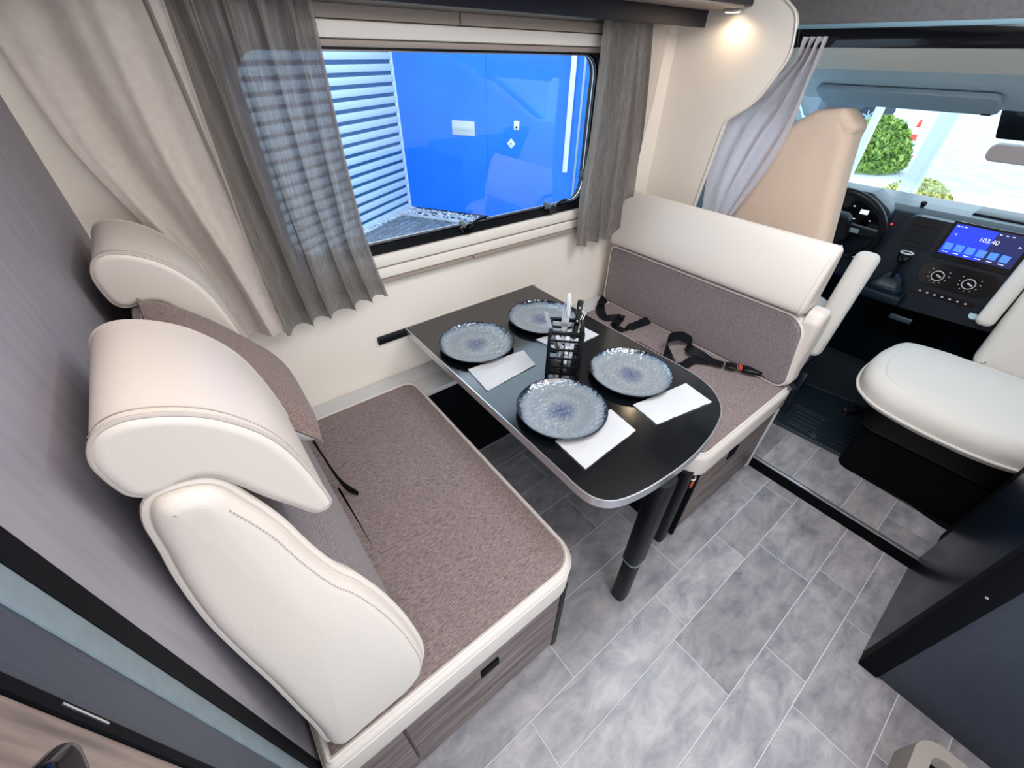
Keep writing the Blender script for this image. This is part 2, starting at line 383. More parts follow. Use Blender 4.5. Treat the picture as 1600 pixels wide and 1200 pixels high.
def ribbon(pts, wd, th=.0015, wdir=None, n=8):
    """flat strap along pts; wdir list of width directions"""
    P = cr(pts, n); W = cr(wdir, n) if isinstance(wdir, list) else None
    bm = bmesh.new(); prev = None; N = len(P)
    for i, p in enumerate(P):
        t = (P[min(i+1, N-1)]-P[max(i-1, 0)]).normalized()
        wv = (W[i] if W else Vector(wdir)).copy(); wv = (wv-t*wv.dot(t)); wv = wv.normalized()*wd/2
        nn = t.cross(wv).normalized()*th/2
        cur = [bm.verts.new(p+wv+nn), bm.verts.new(p-wv+nn), bm.verts.new(p-wv-nn), bm.verts.new(p+wv-nn)]
        if prev:
            for k in range(4): bm.faces.new((prev[k], prev[(k+1) % 4], cur[(k+1) % 4], cur[k]))
        else: bm.faces.new(cur[::-1])
        prev = cur
    bm.faces.new(prev)
    return bm
def dup(root, loc, rz=0):
    r = root.copy(); C.objects.link(r); r.location = loc; r.rotation_euler = (0, 0, rz)
    for ch in list(root.children):
        c = ch.copy(); C.objects.link(c); c.parent = r
        for g in ch.children:
            d = g.copy(); C.objects.link(d); d.parent = c
    return r
def text_bm(s, size, mtx, depth=.0006):
    cu = bpy.data.curves.new('lettering', 'FONT'); cu.body = s; cu.size = size; cu.extrude = depth; cu.align_x = 'CENTER'; cu.align_y = 'CENTER'
    t = bpy.data.objects.new('lettering', cu); C.objects.link(t); bpy.context.view_layer.update()
    me = bpy.data.meshes.new_from_object(t); bm = bmesh.new(); bm.from_mesh(me); bm.transform(mtx)
    bpy.data.objects.remove(t); bpy.data.curves.remove(cu); bpy.data.meshes.remove(me)
    return bm

# ================================================================== SETTING
WY = 1.362          # inner face of the window wall
PX = -0.18          # partition behind the rear bench
BY = 0.318          # aisle side of both benches
# floor with tiles
fl = struct('floor', box(-1.6, 1.752, -1.0, 1.45, -.05, -.0012), 'grout')
rows = []; y = .207; k = 0
wd = [.195, .13]
bounds = [(.077, .207, 0)]
yy = .207
ups = [.40, .53, .725, .857, 1.05, 1.182, 1.37]
for v in ups: bounds.append((yy, v, None)); yy = v
yy = .077
for v in (-.123, -.256, -.45, -.583, -.78, -.91, -1.0): bounds.append((v, yy, None)); yy = v
offs = {(.077, .207): [.264, .864, 1.268, 1.684, -.33], (.207, .40): [.445, 1.02, 1.606, -.135], (-.123, .077): [.21, .793, 1.371, -.37], (-.256, -.123): [.30, 1.022, 1.454, -.28], (-.45, -.256): [.35, .926, 1.336, -.23], (-.583, -.45): [.52, 1.0, 1.5, -.06]}
def tile(x0, x1, y0, y1, z, parent):
    if x1-x0 < .02: return
    g = .0014
    o = obj('tile', box(x0+g, x1-g, y0+g, y1-g, z-.006, z, bev=.0006, seg=1), 'tile', parent, smooth=False)
for (a, b, _) in bounds:
    js = sorted(offs.get((a, b), [R.uniform(-.3, -.1)+.58*i+R.uniform(-.03, .03) for i in range(4)]))
    js = [v for v in js if -.7 < v < 1.74]
    xs = [-.9] + js + [1.752]
    for x0, x1 in zip(xs, xs[1:]): tile(x0, x1, a, b, 0, fl)
# raised cab entry
cf = struct('floor_cab', box(1.752, 2.09, -.95, 1.2, -.04, .057), 'grout')
for (a, b) in ((.28, .47), (.144, .28), (-.06, .144), (-.195, -.06), (-.39, -.195)):
    xs = {.28: [1.756, 2.088], .144: [1.756, 2.088], -.06: [1.756, 1.872, 2.088], -.195: [1.756, 2.02, 2.088], -.39: [1.756, 1.87, 2.088]}[a]
    for x0, x1 in zip(xs, xs[1:]): tile(x0, x1, a, b, .06, cf)
struct('trim_1', box(1.742, 1.752, -.95, .32, 0, .058, bev=.002), 'matblack')
struct('trim_2', box(1.741, 1.760, -.95, .32, .058, .063, bev=.001), 'alu')
struct('floor_footwell', box(2.09, 3.4, -.95, 1.2, -.04, .05), 'carpet')

# window wall with opening
WX0, WX1, WZ0, WZ1 = .205, 1.505, 1.012, 1.564
bm = bmesh.new()
add_box(bm, -.20, 1.99, WY, 1.40, -.02, WZ0); add_box(bm, -.20, 1.99, WY, 1.40, WZ1, 2.0)
add_box(bm, -.20, WX0, WY, 1.40, WZ0, WZ1); add_box(bm, WX1, 1.99, WY, 1.40, WZ0, WZ1)
struct('wall_left', bm, 'wall', smooth=False)
def ring(o, i, lo, hi, F):
    """frame between two outlines of equal count"""
    bm = bmesh.new(); n = len(o)
    vs_ = [[bm.verts.new(F(p[0], p[1], c)) for p in pl] for pl, c in ((o, lo), (i, lo), (i, hi), (o, hi))]
    for a in range(4):
        A, B = vs_[a], vs_[(a+1) % 4]
        for k in range(n): bm.faces.new((A[k], A[(k+1) % n], B[(k+1) % n], B[k]))
    return bm
def rr(x0, x1, z0, z1, r, seg=8): return rpoly([(x0, z0), (x1, z0), (x1, z1), (x0, z1)], r, seg)
wf = struct('window_1', ring(rr(WX0-.012, WX1+.012, WZ0-.006, WZ1+.008, .004), rr(WX0+.022, WX1-.016, WZ0+.022, WZ1-.006, .075), WY-.004, WY+.045, FY), 'black')
struct('seal', ring(rr(WX0+.020, WX1-.015, WZ0+.020, WZ1-.005, .075), rr(WX0+.034, WX1-.024, WZ0+.030, WZ1-.012, .065), WY+.004, WY+.018, FY), 'blackgloss', wf)
struct('pane', box(WX0+.01, WX1-.005, WY+.018, WY+.022, WZ0+.01, WZ1-.005), 'glass', wf)
struct('glazing_bead', ring(rr(WX0+.036, WX1-.0235, WZ0+.0295, WZ1-.0115, .065), rr(WX0+.037, WX1-.027, WZ0+.033, WZ1-.015, .062), WY+.014, WY+.018, FY), 'alu', wf)
for (lx, lz, ang) in ((.850, 1.034, 0), (1.275, 1.034, 0), (1.480, 1.135, 90)):
    b_ = bmesh.new()
    cyl((lx, WY+.02, lz), (lx, WY-.026, lz), .022, .018, 16, b_)
    add_box(b_, lx-.03, lx+.03, WY-.014, WY, lz-.014, lz+.006, bev=.004)
    if ang == 0: tube(cr([(lx, WY-.02, lz), (lx+.018, WY-.028, lz+.02), (lx+.045, WY-.028, lz+.028), (lx+.075, WY-.026, lz+.028)]), .008, 8, bm=b_, flat=.7)
    else: tube(cr([(lx, WY-.02, lz), (lx-.003, WY-.028, lz+.03), (lx+.005, WY-.028, lz+.07)]), .008, 8, bm=b_, flat=.7)
    struct('latch', b_, 'blackgloss', wf)
# sill and blind cassettes
struct('trim_3', box(-.15, 1.66, WY-.022, WY, .968, 1.008, bev=.006), 'trim')
struct('trim_4', box(-.15, 1.66, WY-.016, WY, .925, .962, bev=.004), 'trim')
struct('trim_5', box(-.15, .86, WY-.028, WY, .912, .924, bev=.002), 'taupe')
struct('trim_12', box(.866, 1.62, WY-.028, WY, .912, .924, bev=.002), 'taupe')
struct('trim_6', box(-.15, 1.66, WY-.030, WY, 1.575, 1.610, bev=.004), 'trim')
struct('trim_7', box(-.15, 1.66, WY-.018, WY, 1.558, 1.573, bev=.003), 'taupe')
struct('trim_8', box(-.15, .845, WY-.036, WY, 1.612, 1.640, bev=.003), 'taupe')
struct('trim_13', box(.850, 1.66, WY-.036, WY, 1.612, 1.640, bev=.003), 'taupe')
# ceiling, remaining walls
struct('ceiling', box(-1.6, 1.99, -1.0, 1.40, 1.99, 2.03), 'wall')
struct('wall_rear', box(-1.64, -1.6, -1.0, 1.40, -.02, 2.0), 'wall')
bm = bmesh.new(); add_box(bm, -1.6, -.5, -1.04, -1.0, -.02, 2.0); add_box(bm, .75, 3.4, -1.04, -1.0, -.02, 2.0); add_box(bm, -.5, .75, -1.04, -1.0, 1.85, 2.0)
struct('wall_right', bm, 'wall')
# partition behind rear bench
struct('wall_partition', box(PX-.03, PX, .346, WY, 0, 1.99), 'partition', smooth=False)
struct('trim_9', box(PX-.03, PX+.0005, .318, .347, 0, 1.99), 'matblack')
struct('trim_10', box(PX-.03, PX, .291, .319, 0, 1.99, bev=.002), 'post')
struct('trim_11', box(PX-.03, PX-.002, .243, .2915, 0, 1.99), 'slate')
# open wooden door beside the camera
d1 = struct('door_1', box(PX-.03, PX-.001, -.42, .2335, .02, 1.95, bev=.002), 'wooddoor')
struct('edge_strip', box(PX-.03, PX+.001, .2335, .243, .02, 1.95), 'matblack', d1)
struct('latch_plate', box(PX, PX+.002, .2385, .2402, 1.165, 1.215), 'steel', d1)
b_ = cyl((PX, .10, 1.255), (PX+.02, .10, 1.255), .012)
b_ = pad(rpoly([(.07, 1.236), (.178, 1.230), (.196, 1.246), (.176, 1.268), (.07, 1.270)], .010, 5), PX+.012, PX+.026, FX, .005, .006, bm=b_)
struct('door_handle', b_, 'blackgloss', d1)
# cream bulkhead between living area and cab, window side
bo = rpoly([(1.40, 1.99), (.965, 1.99), (.985, 1.735), (.895, 1.675), (.868, 1.56), (.945, 1.415), (1.045, 1.345), (1.08, .99), (1.10, .04), (1.40, .04)], [0, 0, .04, .09, .12, .15, .05, .2, 0, 0], 8)
struct('wall_bulkhead', pad(bo, 1.95, 1.972, FX, .003, .003), 'wall')
struct('trim_14', tube([Vector((1.947, p.x, p.y)) for p in bo[2:-1]], .004, 6), 'trim')
# overcab lining and beam
struct('wall_overcab', box(1.972, 2.0, -1.0, .99, 1.643, 1.99), 'overcab')
struct('trim_15', box(1.962, 1.985, -1.0, .94, 1.632, 1.645, bev=.002), 'tealtrim')
struct('beam_overcab', box(1.955, 2.01, -1.0, .93, 1.582, 1.633, bev=.004), 'blackgloss')

# ------------------------------------------------------------------ cab shell
rf = [(2.0, 1.60), (2.28, 1.525), (2.34, 1.50), (2.62, 1.405), (2.64, 1.43), (2.36, 1.56), (2.0, 1.66)]
struct('ceiling_cab', pad([(2.0, 1.60), (2.30, 1.521), (2.30, 1.58), (2.0, 1.66)], -.95, 1.2, FY), 'headliner')
struct('ceiling_cab_front', pad(rpoly([(2.29, 1.523), (2.36, 1.49), (2.64, 1.41), (2.66, 1.44), (2.30, 1.58)], .008, 3), -.95, 1.2, FY), 'headblue')
# windscreen
struct('window_2', pad([(2.63, 1.42), (2.64, 1.423), (3.40, .985), (3.395, .98)], -.85, 1.1, FY), 'windscreen')
for s_ in (1.12, -.88):
    struct('pillar_windscreen', tube([(2.50, s_, 1.44), (2.7, s_, 1.37), (3.38, s_, .97)], .035, 8), 'headblue')
# cab side wall with door window
bm = bmesh.new(); add_box(bm, 1.975, 3.4, 1.12, 1.16, 0, .93); add_box(bm, 1.975, 2.12, 1.12, 1.16, .93, 1.6); add_box(bm, 2.1, 2.66, 1.12, 1.16, 1.40, 1.62)
struct('wall_cab_left', bm, 'tealtrim')
struct('window_3', box(2.1, 3.1, 1.135, 1.139, .92, 1.42), 'windscreen')
struct('wall_cab_right', box(1.975, 3.4, -.95, -.91, 0, .95), 'tealtrim')

# ================================================================== OVERHEAD
oc = thing('overhead_cabinet', 'dark overhead cabinet running above the window', 'cabinet', (.9, 1.2, 1.64))
obj('pelmet', box(-.17, 1.935, 1.232, 1.248, 1.643, 1.72, bev=.002), 'navy', oc)
obj('body', box(-.17, 1.948, 1.065, WY-.002, 1.70, 1.985, bev=.004), 'navy', oc)
obj('underside_trim', box(.7, 1.90, 1.07, 1.22, 1.692, 1.702, bev=.003), 'taupe', oc)
ld = thing('downlight', 'small round warm downlight under the overhead cabinet end', 'lamp', (1.905, 1.115, 1.685))
obj('bezel', lathe([(.0, 0.012), (.030, .012), (.032, .004), (.028, 0), (.024, .002)], 24, center=(1.905, 1.115, 1.681)), 'alu', ld)
obj('lens', lathe([(0, .001), (.024, .001), (.024, .006), (0, .006)], 24, center=(1.905, 1.115, 1.681)), 'lamp', ld)

# ================================================================== CURTAINS
t = thing('curtain', 'long pale cream curtain hanging beside the partition at the left', 'curtain', (0, 1.28, .86))
obj('cloth', drape([(-.14, 1.335, 1.66), (-.12, 1.31, 1.4), (-.03, 1.315, 1.1), (.0, 1.32, .885)], [(.136, 1.258, 1.66), (.124, 1.250, 1.35), (.118, 1.245, 1.1), (.128, 1.262, .873)], 1.9, .020, (0, -1, 0), 1.3, nu=60), 'curtain_cream', t)
tag(t, group='curtains at the side window')
t = thing('curtain', 'long grey sheer linen curtain left of the window with the window showing through', 'curtain', (.28, 1.28, .87), group='curtains at the side window')
c_ = obj('cloth', drape([(.100, 1.285, 1.655), (.110, 1.285, 1.35), (.12, 1.285, 1.1), (.128, 1.29, .862)], [(.423, 1.285, 1.655), (.42, 1.285, 1.35), (.43, 1.28, 1.1), (.468, 1.29, .893)], 5, .027, (0, -1, 0), .4, nu=140, amp0=.016), 'curtain_grey', t)
t = thing('curtain', 'short grey linen curtain gathered at the right end of the window', 'curtain', (1.53, 1.28, .85), group='curtains at the side window')
obj('cloth', drape([(1.40, 1.287, 1.648), (1.40, 1.287, 1.35), (1.395, 1.29, 1.1), (1.41, 1.29, .86)], [(1.66, 1.285, 1.648), (1.70, 1.285, 1.35), (1.71, 1.28, 1.1), (1.72, 1.28, .865)], 4.4, .024, (0, -1, 0), 2.2, nu=130, amp0=.014), 'curtain_grey', t)
t = thing('curtain', 'narrow cream curtain beside the short grey one against the bulkhead', 'curtain', (1.78, 1.28, 1.0), group='curtains at the side window')
obj('cloth', drape([(1.665, 1.29, 1.64), (1.70, 1.30, 1.35), (1.70, 1.31, 1.05)], [(1.84, 1.325, 1.64), (1.81, 1.33, 1.35), (1.76, 1.33, 1.05)], 1.6, .012, (0, -1, 0), 3.1, nu=50), 'curtain_cream', t)
t = thing('curtain', 'pale grey cab curtain bunched and draped behind the cream bulkhead', 'curtain', (2.0, .95, .95))
obj('cloth', drape([(1.940, .850, 1.612), (1.962, .865, 1.55), (1.99, .97, 1.45), (2.0, 1.04, 1.40), (1.995, 1.075, 1.2), (2.0, 1.045, .96)], [(1.938, .768, 1.612), (1.975, .785, 1.52), (2.03, .810, 1.35), (2.03, .85, 1.18), (2.02, .935, .965)], 3.4, .022, (-1, 0, 0), 5.2, nu=90, top=.6), 'curtain_cab', t)

# ================================================================== REAR BENCH
SZ = .525
b1 = thing('bench_seat', 'near bench with brown fabric cushion, cream edges and dark wood base', 'bench', (.2, .84, 0))
base = obj('base', box(-.175, .445, .335, 1.27, .0, .40), 'wood', b1, smooth=False)
obj('door_panel', box(-.030, .445, BY+.002, .335, .03, .405, bev=.002), 'wood', b1)
obj('door_panel', box(-.172, -.036, BY+.002, .335, .03, .405, bev=.002), 'wood', b1)
obj('corner_post', box(.445, .470, BY, .352, .0, .42, bev=.006), 'black', b1)
obj('front_panel', box(.445, .462, .352, 1.26, 0, .42), 'matblack', b1)
obj('finger_pull', box(.172, .228, BY-.004, BY+.01, .285, .325, bev=.002), 'matblack', b1)
so = rpoly([(-.172, .308), (.502, .308), (.506, 1.27), (-.172, 1.27)], [.02, .085, .06, .01], 10)
obj('cushion', pad(so, .405, SZ-.004, FZ, .012, .020, seg=4), 'leather', b1)
fo = inset(ccw(so), .016)
obj('fabric_top', pad(fo, SZ-.016, SZ-.002, FZ, 0, .008, puff=.008, seg=3), 'fabric', b1)
obj('piping', tube([Vector((p.x, p.y, SZ-.004)) for p in inset(ccw(so), .013)], .0042, 8, closed=True), 'leather_pipe', b1)
obj('seam', tube([Vector((p.x, p.y, SZ-.026)) for p in inset(ccw(so), -.0005)], .0018, 6, closed=True), 'leather_pipe', b1)

# backrest: side profile in x,z
def bench_back(y0, y1, cx=0):
    return None
bk = thing('backrest_cushion', 'rear bench backrest with grey-brown fabric front and cream leather side', 'backrest', (-.06, .84, .53))
prof = [(-.128, 1.176), (-.086, 1.164), (-.066, 1.115), (-.048, 1.056), (-.034, .990), (-.014, .925), (.006, .885), (.030, .815), (.050, .722), (.058, .62), (.042, .560), (.004, .533), (-.06, .528), (-.136, .530), (-.140, .64), (-.148, .788), (-.158, .888), (-.163, .968), (-.160, 1.045), (-.153, 1.10), (-.146, 1.150)]
po = [Vector((p.x, p.y)) for p in cr([(a, b, 0) for a, b in prof], 4, closed=True)]
po = ccw(po)
def yside(z):
    t_ = min(1, max(0, (z-.55)/.60)); return .095*t_*t_*(3-2*t_)
def shear(bm, ymax=.5):
    for v in bm.verts:
        if v.co.y < ymax: v.co.y += yside(v.co.z)
    return bm
obj('side_panel', shear(pad(po, .324, .372, FY, .020, .001, seg=5, puff0=.004)), 'leather', bk)
core = inset(po, .006)
obj('fabric_body', shear(pad(core, .371, 1.345, FY, .0, .02, seg=3, puff0=.0001)), 'fabric_y', bk)
def side_tube(off, yv, r_): return shear(tube([Vector((p.x, yv, p.y)) for p in inset(po, off)], r_, 8, closed=True))
obj('piping', side_tube(-.003, .348, .0055), 'leather', bk)
obj('piping', side_tube(-.002, .357, .0028), 'leather_pipe', bk)
b_ = bmesh.new(); st = inset(po, .010)
dense = []; carry = 0
for i in range(len(st)):
    a = st[i]; b = st[(i+1) % len(st)]; L_ = (b-a).length; q = carry
    while q < L_: dense.append((a.lerp(b, q/L_), (b-a).normalized())); q += .0062
    carry = q-L_
for p, d in dense:
    if p.x > -.082 and p.y > .56: add_box(b_, -.0018, .0018, -.0008, .0008, -.0007, .0007, mtx=Matrix.Translation((p.x, .3262+yside(p.y), p.y)) @ Matrix.Rotation(-math.atan2(d.y, d.x), 4, 'Y'))
tag(obj('stitching', b_, 'stitch', bk, smooth=False), kind='stuff')

# headrests
hp = [(-.150, 1.205), (-.152, 1.240), (-.143, 1.264), (-.128, 1.276), (-.105, 1.277), (-.072, 1.263), (-.041, 1.237), (-.010, 1.190), (.008, 1.130), (.020, 1.052), (.018, 1.034), (.008, 1.028), (-.006, 1.036), (-.024, 1.068), (-.045, 1.106), (-.066, 1.150), (-.080, 1.172), (-.098, 1.181), (-.130, 1.180), (-.144, 1.188)]
ho = ccw([Vector((p.x, p.y)) for p in cr([(a, b, 0) for a, b in hp], 4, closed=True)])
def headrest(loc, label):
    h = thing('headrest', label, 'headrest', loc, group='cream headrests of the near bench')
    Wd = .235
    obj('pad', pad(ho, 0, Wd, FY, .010, .010, seg=4), 'leather', h, local=True)
    obj('piping', tube([Vector((p.x, .006, p.y)) for p in inset(ho, .001)], .0028, 8, closed=True), 'stitch', h, local=True)
    obj('piping', tube([Vector((p.x, Wd-.006, p.y)) for p in inset(ho, .001)], .0028, 8, closed=True), 'stitch', h, local=True)
    b_ = bmesh.new()
    top = [Vector((p.x, p.y)) for p in cr([(a, b, 0) for a, b in hp[2:11]], 12)]
    for a, b in zip(top, top[1:]):
        if (b-a).length > 1e-4:
            m_ = (a+b)/2; d = (b-a).normalized(); nn = Vector((-d.y, d.x))
            q = m_ + nn*(.0006)
            add_box(b_, -.0016, .0016, -.0007, .0007, -.0006, .0006, mtx=Matrix.Translation((q.x, .018, q.y)) @ Matrix.Rotation(-math.atan2(d.y, d.x), 4, 'Y'))
    tag(obj('stitching', b_, 'stitch', h, smooth=False, local=True), kind='stuff')
    for q in (.07, Wd-.07): obj('post', cyl((-.095, q, 1.16), (-.095, q, 1.2), .006), 'steel', h, local=True)
    return h
# profile is drawn in the van's own x,z so the things stand at x=0,z=0 of the wall line
h1 = headrest((0, .436, 0), 'large cream leather headrest nearest the camera on the near bench')
h2 = dup(h1, (-.004, .965, -.006)); h2['label'] = 'cream leather headrest beside the cream curtain at the wall'
# pillow between the headrests
def pillow(c, sx, sy, sz, rot):
    mt = Matrix.Translation(c) @ Matrix.Rotation(math.radians(rot[2]), 4, 'Z') @ Matrix.Rotation(math.radians(rot[1]), 4, 'Y') @ Matrix.Rotation(math.radians(rot[0]), 4, 'X')
    a = bmesh.new(); b = bmesh.new(); n = 20
    for bm, s in ((a, 1), (b, -1)):
        g = []
        for i in range(n+1):
            row = []
            for j in range(n+1):
                u = -1+2*i/n; v = -1+2*j/n
                h = ((1-u*u)*(1-v*v))**.42
                k = 1-.07*(1-abs(u))*abs(v)**3-.0
                k2 = 1-.07*(1-abs(v))*abs(u)**3
                h *= 1+.10*noise.noise(Vector((u*2, v*2, s)))
                row.append(bm.verts.new(mt @ Vector((u*sx/2*k2, v*sy/2*k, s*(h*sz/2+.0008)))))
            g.append(row)
        for i in range(n):
            for j in range(n): bm.faces.new((g[i][j], g[i+1][j], g[i+1][j+1], g[i][j+1]))
    return a, b
pl = thing('pillow', 'brown fabric throw pillow squeezed between the two cream headrests', 'pillow', (-.03, .82, 1.0))
pa, pb = pillow((-.028, .815, 1.068), .30, .30, .11, (0, 54, 0))
bmesh.ops.reverse_faces(pb, faces=pb.faces)
obj('front', pa, 'fabric_pillow', pl); obj('back', pb, 'seatcover', pl)
# belts on the rear bench
t = thing('seat_belt', 'thin black seat belt hanging against the fabric of the near backrest', 'seat belt', (.05, 1.0, .54))
obj('strap', ribbon([(.070, 1.27, .66), (.070, 1.12, .635), (.074, .99, .60), (.086, .90, .56), (.11, .85, .534)], .034, wdir=(0, .1, 1)), 'webbing', t)
obj('strap', ribbon([(.068, 1.27, .72), (.062, 1.12, .70), (.064, 1.0, .665), (.074, .93, .63)], .018, wdir=(0, .1, 1)), 'webbing', t)

# ================================================================== WALL LEDGE / HEATER DUCT
t = thing('heater_duct', 'pale grey duct ledge along the wall under the window', 'duct', (.9, 1.27, 0))
obj('ledge', box(-.17, 1.70, 1.275, WY-.001, .478, .500, bev=.004), 'ledge', t)
obj('ledge_step', box(.50, .70, 1.180, 1.2755, .478, .500, bev=.002), 'ledge', t)
obj('ledge_step', box(.78, 1.05, 1.180, 1.2755, .478, .500, bev=.002), 'ledge', t)
obj('casing', box(.47, 1.10, 1.190, WY-.001, 0, .478), 'matblack', t)

# ================================================================== FRONT BENCH
b2 = thing('bench_seat', 'far bench under the window, back to the cab, with dark wood base and orange sticker', 'bench', (1.4, .84, 0))
obj('base', box(1.125, 1.72, .335, 1.27, 0, .40), 'wood', b2)
obj('door_panel', box(1.13, 1.722, BY+.002, .335, .03, .405, bev=.002), 'wood', b2)
obj('edge_strip', box(1.112, 1.128, BY-.002, .345, 0.01, .415, bev=.002), 'matblack', b2)
obj('front_panel', box(1.095, 1.112, .36, 1.26, 0, .42), 'matblack', b2)
obj('corner_post', pad(rpoly([(1.045, .325), (1.095, .325), (1.095, .365), (1.045, .365)], .014, 5), 0, .43, FZ, .006), 'black', b2)
obj('sticker', box(1.0955, 1.1115, BY+.004, BY+.0075, .33, .385), 'orange', b2)
obj('end_panel', box(1.722, 1.742, BY-.004, 1.30, .0, .50, bev=.004), 'ledge', b2)
obj('finger_pull', box(1.345, 1.405, BY-.004, BY+.01, .315, .362, bev=.002), 'matblack', b2)
so2 = rpoly([(1.055, .306), (1.712, .306), (1.712, 1.27), (1.055, 1.27)], [.07, .02, .01, .03], 8)
obj('cushion', pad(so2, .405, .506, FZ, .012, .022, seg=4), 'leather', b2)
obj('fabric_top', pad(inset(ccw(so2), .020), .49, .509, FZ, 0, .008, puff=.006, seg=3), 'fabric', b2)
obj('piping', tube([Vector((p.x, p.y, .507)) for p in inset(ccw(so2), .017)], .004, 8, closed=True), 'leather_pipe', b2)
obj('elastic_cord', tube(cr([(1.065, .32, .402), (1.085, .315, .395), (1.10, .33, .402), (1.08, .35, .398), (1.06, .335, .403)], 5), .0022, 6), 'ledge', b2)
# backrest of the front bench
k2 = thing('backrest_cushion', 'far bench backrest, low grey-brown fabric cushion with thin white piping', 'backrest', (1.69, .84, .51))
yo = rpoly([(.312, .508), (1.296, .508), (1.30, .812), (.345, .812)], [.04, .02, .03, .085], 8)
obj('shell', pad(yo, 1.672, 1.765, FX, .018, .03), 'leather', k2)
obj('fabric_front', pad(inset(ccw(rpoly([(.322, .508), (1.296, .508), (1.30, .812), (.362, .812)], [.04, .02, .03, .085], 8)), .008), 1.658, 1.69, FX, .010, 0, seg=3), 'fabric_y', k2)
obj('piping', tube([Vector((1.667, p.x, p.y)) for p in inset(ccw(rpoly([(.322, .508), (1.296, .508), (1.30, .812), (.362, .812)], [.04, .02, .03, .085], 8)), .004)], .0045, 8, closed=True), 'leather_pipe', k2)
hr = thing('headrest', 'long cream leather bolster headrest along the top of the far bench backrest', 'headrest', (1.74, .84, .81))
bp_ = [(1.640, .845), (1.655, .822), (1.70, .814), (1.755, .818), (1.765, .90), (1.765, 1.0), (1.755, 1.045), (1.735, 1.060), (1.712, 1.048), (1.685, 1.0), (1.655, .92)]
bo_ = ccw([Vector((p.x, p.y)) for p in cr([(a, b, 0) for a, b in bp_], 4, closed=True)])
obj('pad', pad(bo_, .383, 1.300, FY, .018, .015, seg=5), 'leather', hr)
obj('seam', tube([Vector((p.x, .396, p.y)) for p in inset(bo_, -.0002)], .0024, 6, closed=True), 'leather_pipe', hr)
obj('end_flap', pad(rpoly([(1.672, .80), (1.70, .842), (1.77, .838), (1.80, .74), (1.785, .60), (1.755, .515), (1.68, .515)], .035, 5), .322, .380, FY, .022, .004), 'leather', hr)

# seat belts on the front bench
t = thing('seat_belt', 'black lap belt folded by the wall end of the far bench seat', 'seat belt', (1.58, 1.15, .516))
obj('strap', ribbon([(1.652, 1.275, .53), (1.60, 1.25, .524), (1.54, 1.20, .520), (1.51, 1.14, .519), (1.56, 1.085, .524)], .045, wdir=[(0.2, .6, .5), (.5, .7, 0), (.9, -.2, .1), (.8, -.5, .1), (.5, .5, .6)]), 'webbing', t)
obj('strap', ribbon([(1.57, 1.09, .53), (1.52, 1.075, .522), (1.475, 1.05, .519), (1.49, 1.01, .521), (1.58, .995, .526), (1.652, .985, .53)], .042, wdir=[(0, .7, .4), (.3, .9, .1), (.5, .5, .2), (.8, -.5, .1), (.3, .9, .2), (.2, .8, .4)]), 'webbing', t)
obj('tongue', rbox(1.565, 1.085, .530, .045, .03, .006, (0, 8, 20), .002), 'blackgloss', t)
t = thing('seat_belt', 'black lap belt with red button buckle looped across the aisle end of the far bench', 'seat belt', (1.57, .6, .516))
obj('strap', ribbon([(1.652, .74, .53), (1.60, .775, .56), (1.53, .79, .565), (1.46, .75, .55), (1.43, .69, .524), (1.47, .66, .521), (1.53, .655, .524), (1.57, .61, .53), (1.59, .575, .53)], .042, wdir=[(0, .6, .6), (0, .4, .8), (.2, .2, .9), (.4, .1, .8), (.9, -.2, .3), (.3, .9, 0), (.4, .8, .2), (.6, .6, .1), (.7, .4, .1)]), 'webbing', t)
obj('strap', ribbon([(1.60, .735, .53), (1.565, .70, .545), (1.575, .65, .54), (1.585, .60, .53), (1.60, .555, .528)], .040, wdir=[(.6, .2, .6), (.7, .3, .5), (.9, .1, .3), (.8, .4, .1), (.7, .5, .1)]), 'webbing', t)
bk_ = obj('buckle', rbox(1.652, .458, .532, .038, .075, .020, (0, 0, 32), .005), 'blackgloss', t)
obj('red_button', rbox(1.628, .497, .535, .026, .012, .015, (0, 0, 32), .002), 'red', bk_)
obj('tongue', rbox(1.612, .528, .532, .042, .045, .014, (0, 0, 32), .005), 'blackgloss', t)
obj('strap', ribbon([(1.665, .43, .530), (1.69, .37, .528), (1.700, .33, .528), (1.70, .300, .515), (1.695, .292, .48), (1.665, .292, .455), (1.63, .294, .44)], .032, wdir=[(.7, .6, 0), (.8, .3, 0), (.9, .1, 0), (1, 0, 0), (1, 0, 0), (.8, 0, .6), (.6, 0, .8)]), 'webbing', t)

# ================================================================== TABLE
TZ = .70
tb = thing('dining_table', 'black dining table with silver edge and rounded aisle end fixed to the wall', 'table', (.86, .8, 0))
to = [Vector((.541, 1.360)), Vector((1.200, 1.360))] + [Vector((p.x, p.y)) for p in cr([(1.202, .62, 0), (1.200, .50, 0), (1.172, .405, 0), (1.105, .336, 0), (1.007, .300, 0), (.884, .281, 0), (.767, .280, 0), (.651, .292, 0), (.575, .318, 0), (.541, .37, 0), (.539, .46, 0)], 5)]
to = ccw(to)
obj('table_top', pad(inset(to, .0022), TZ-.028, TZ, FZ, .001, .001, seg=2), 'tabletop', tb)
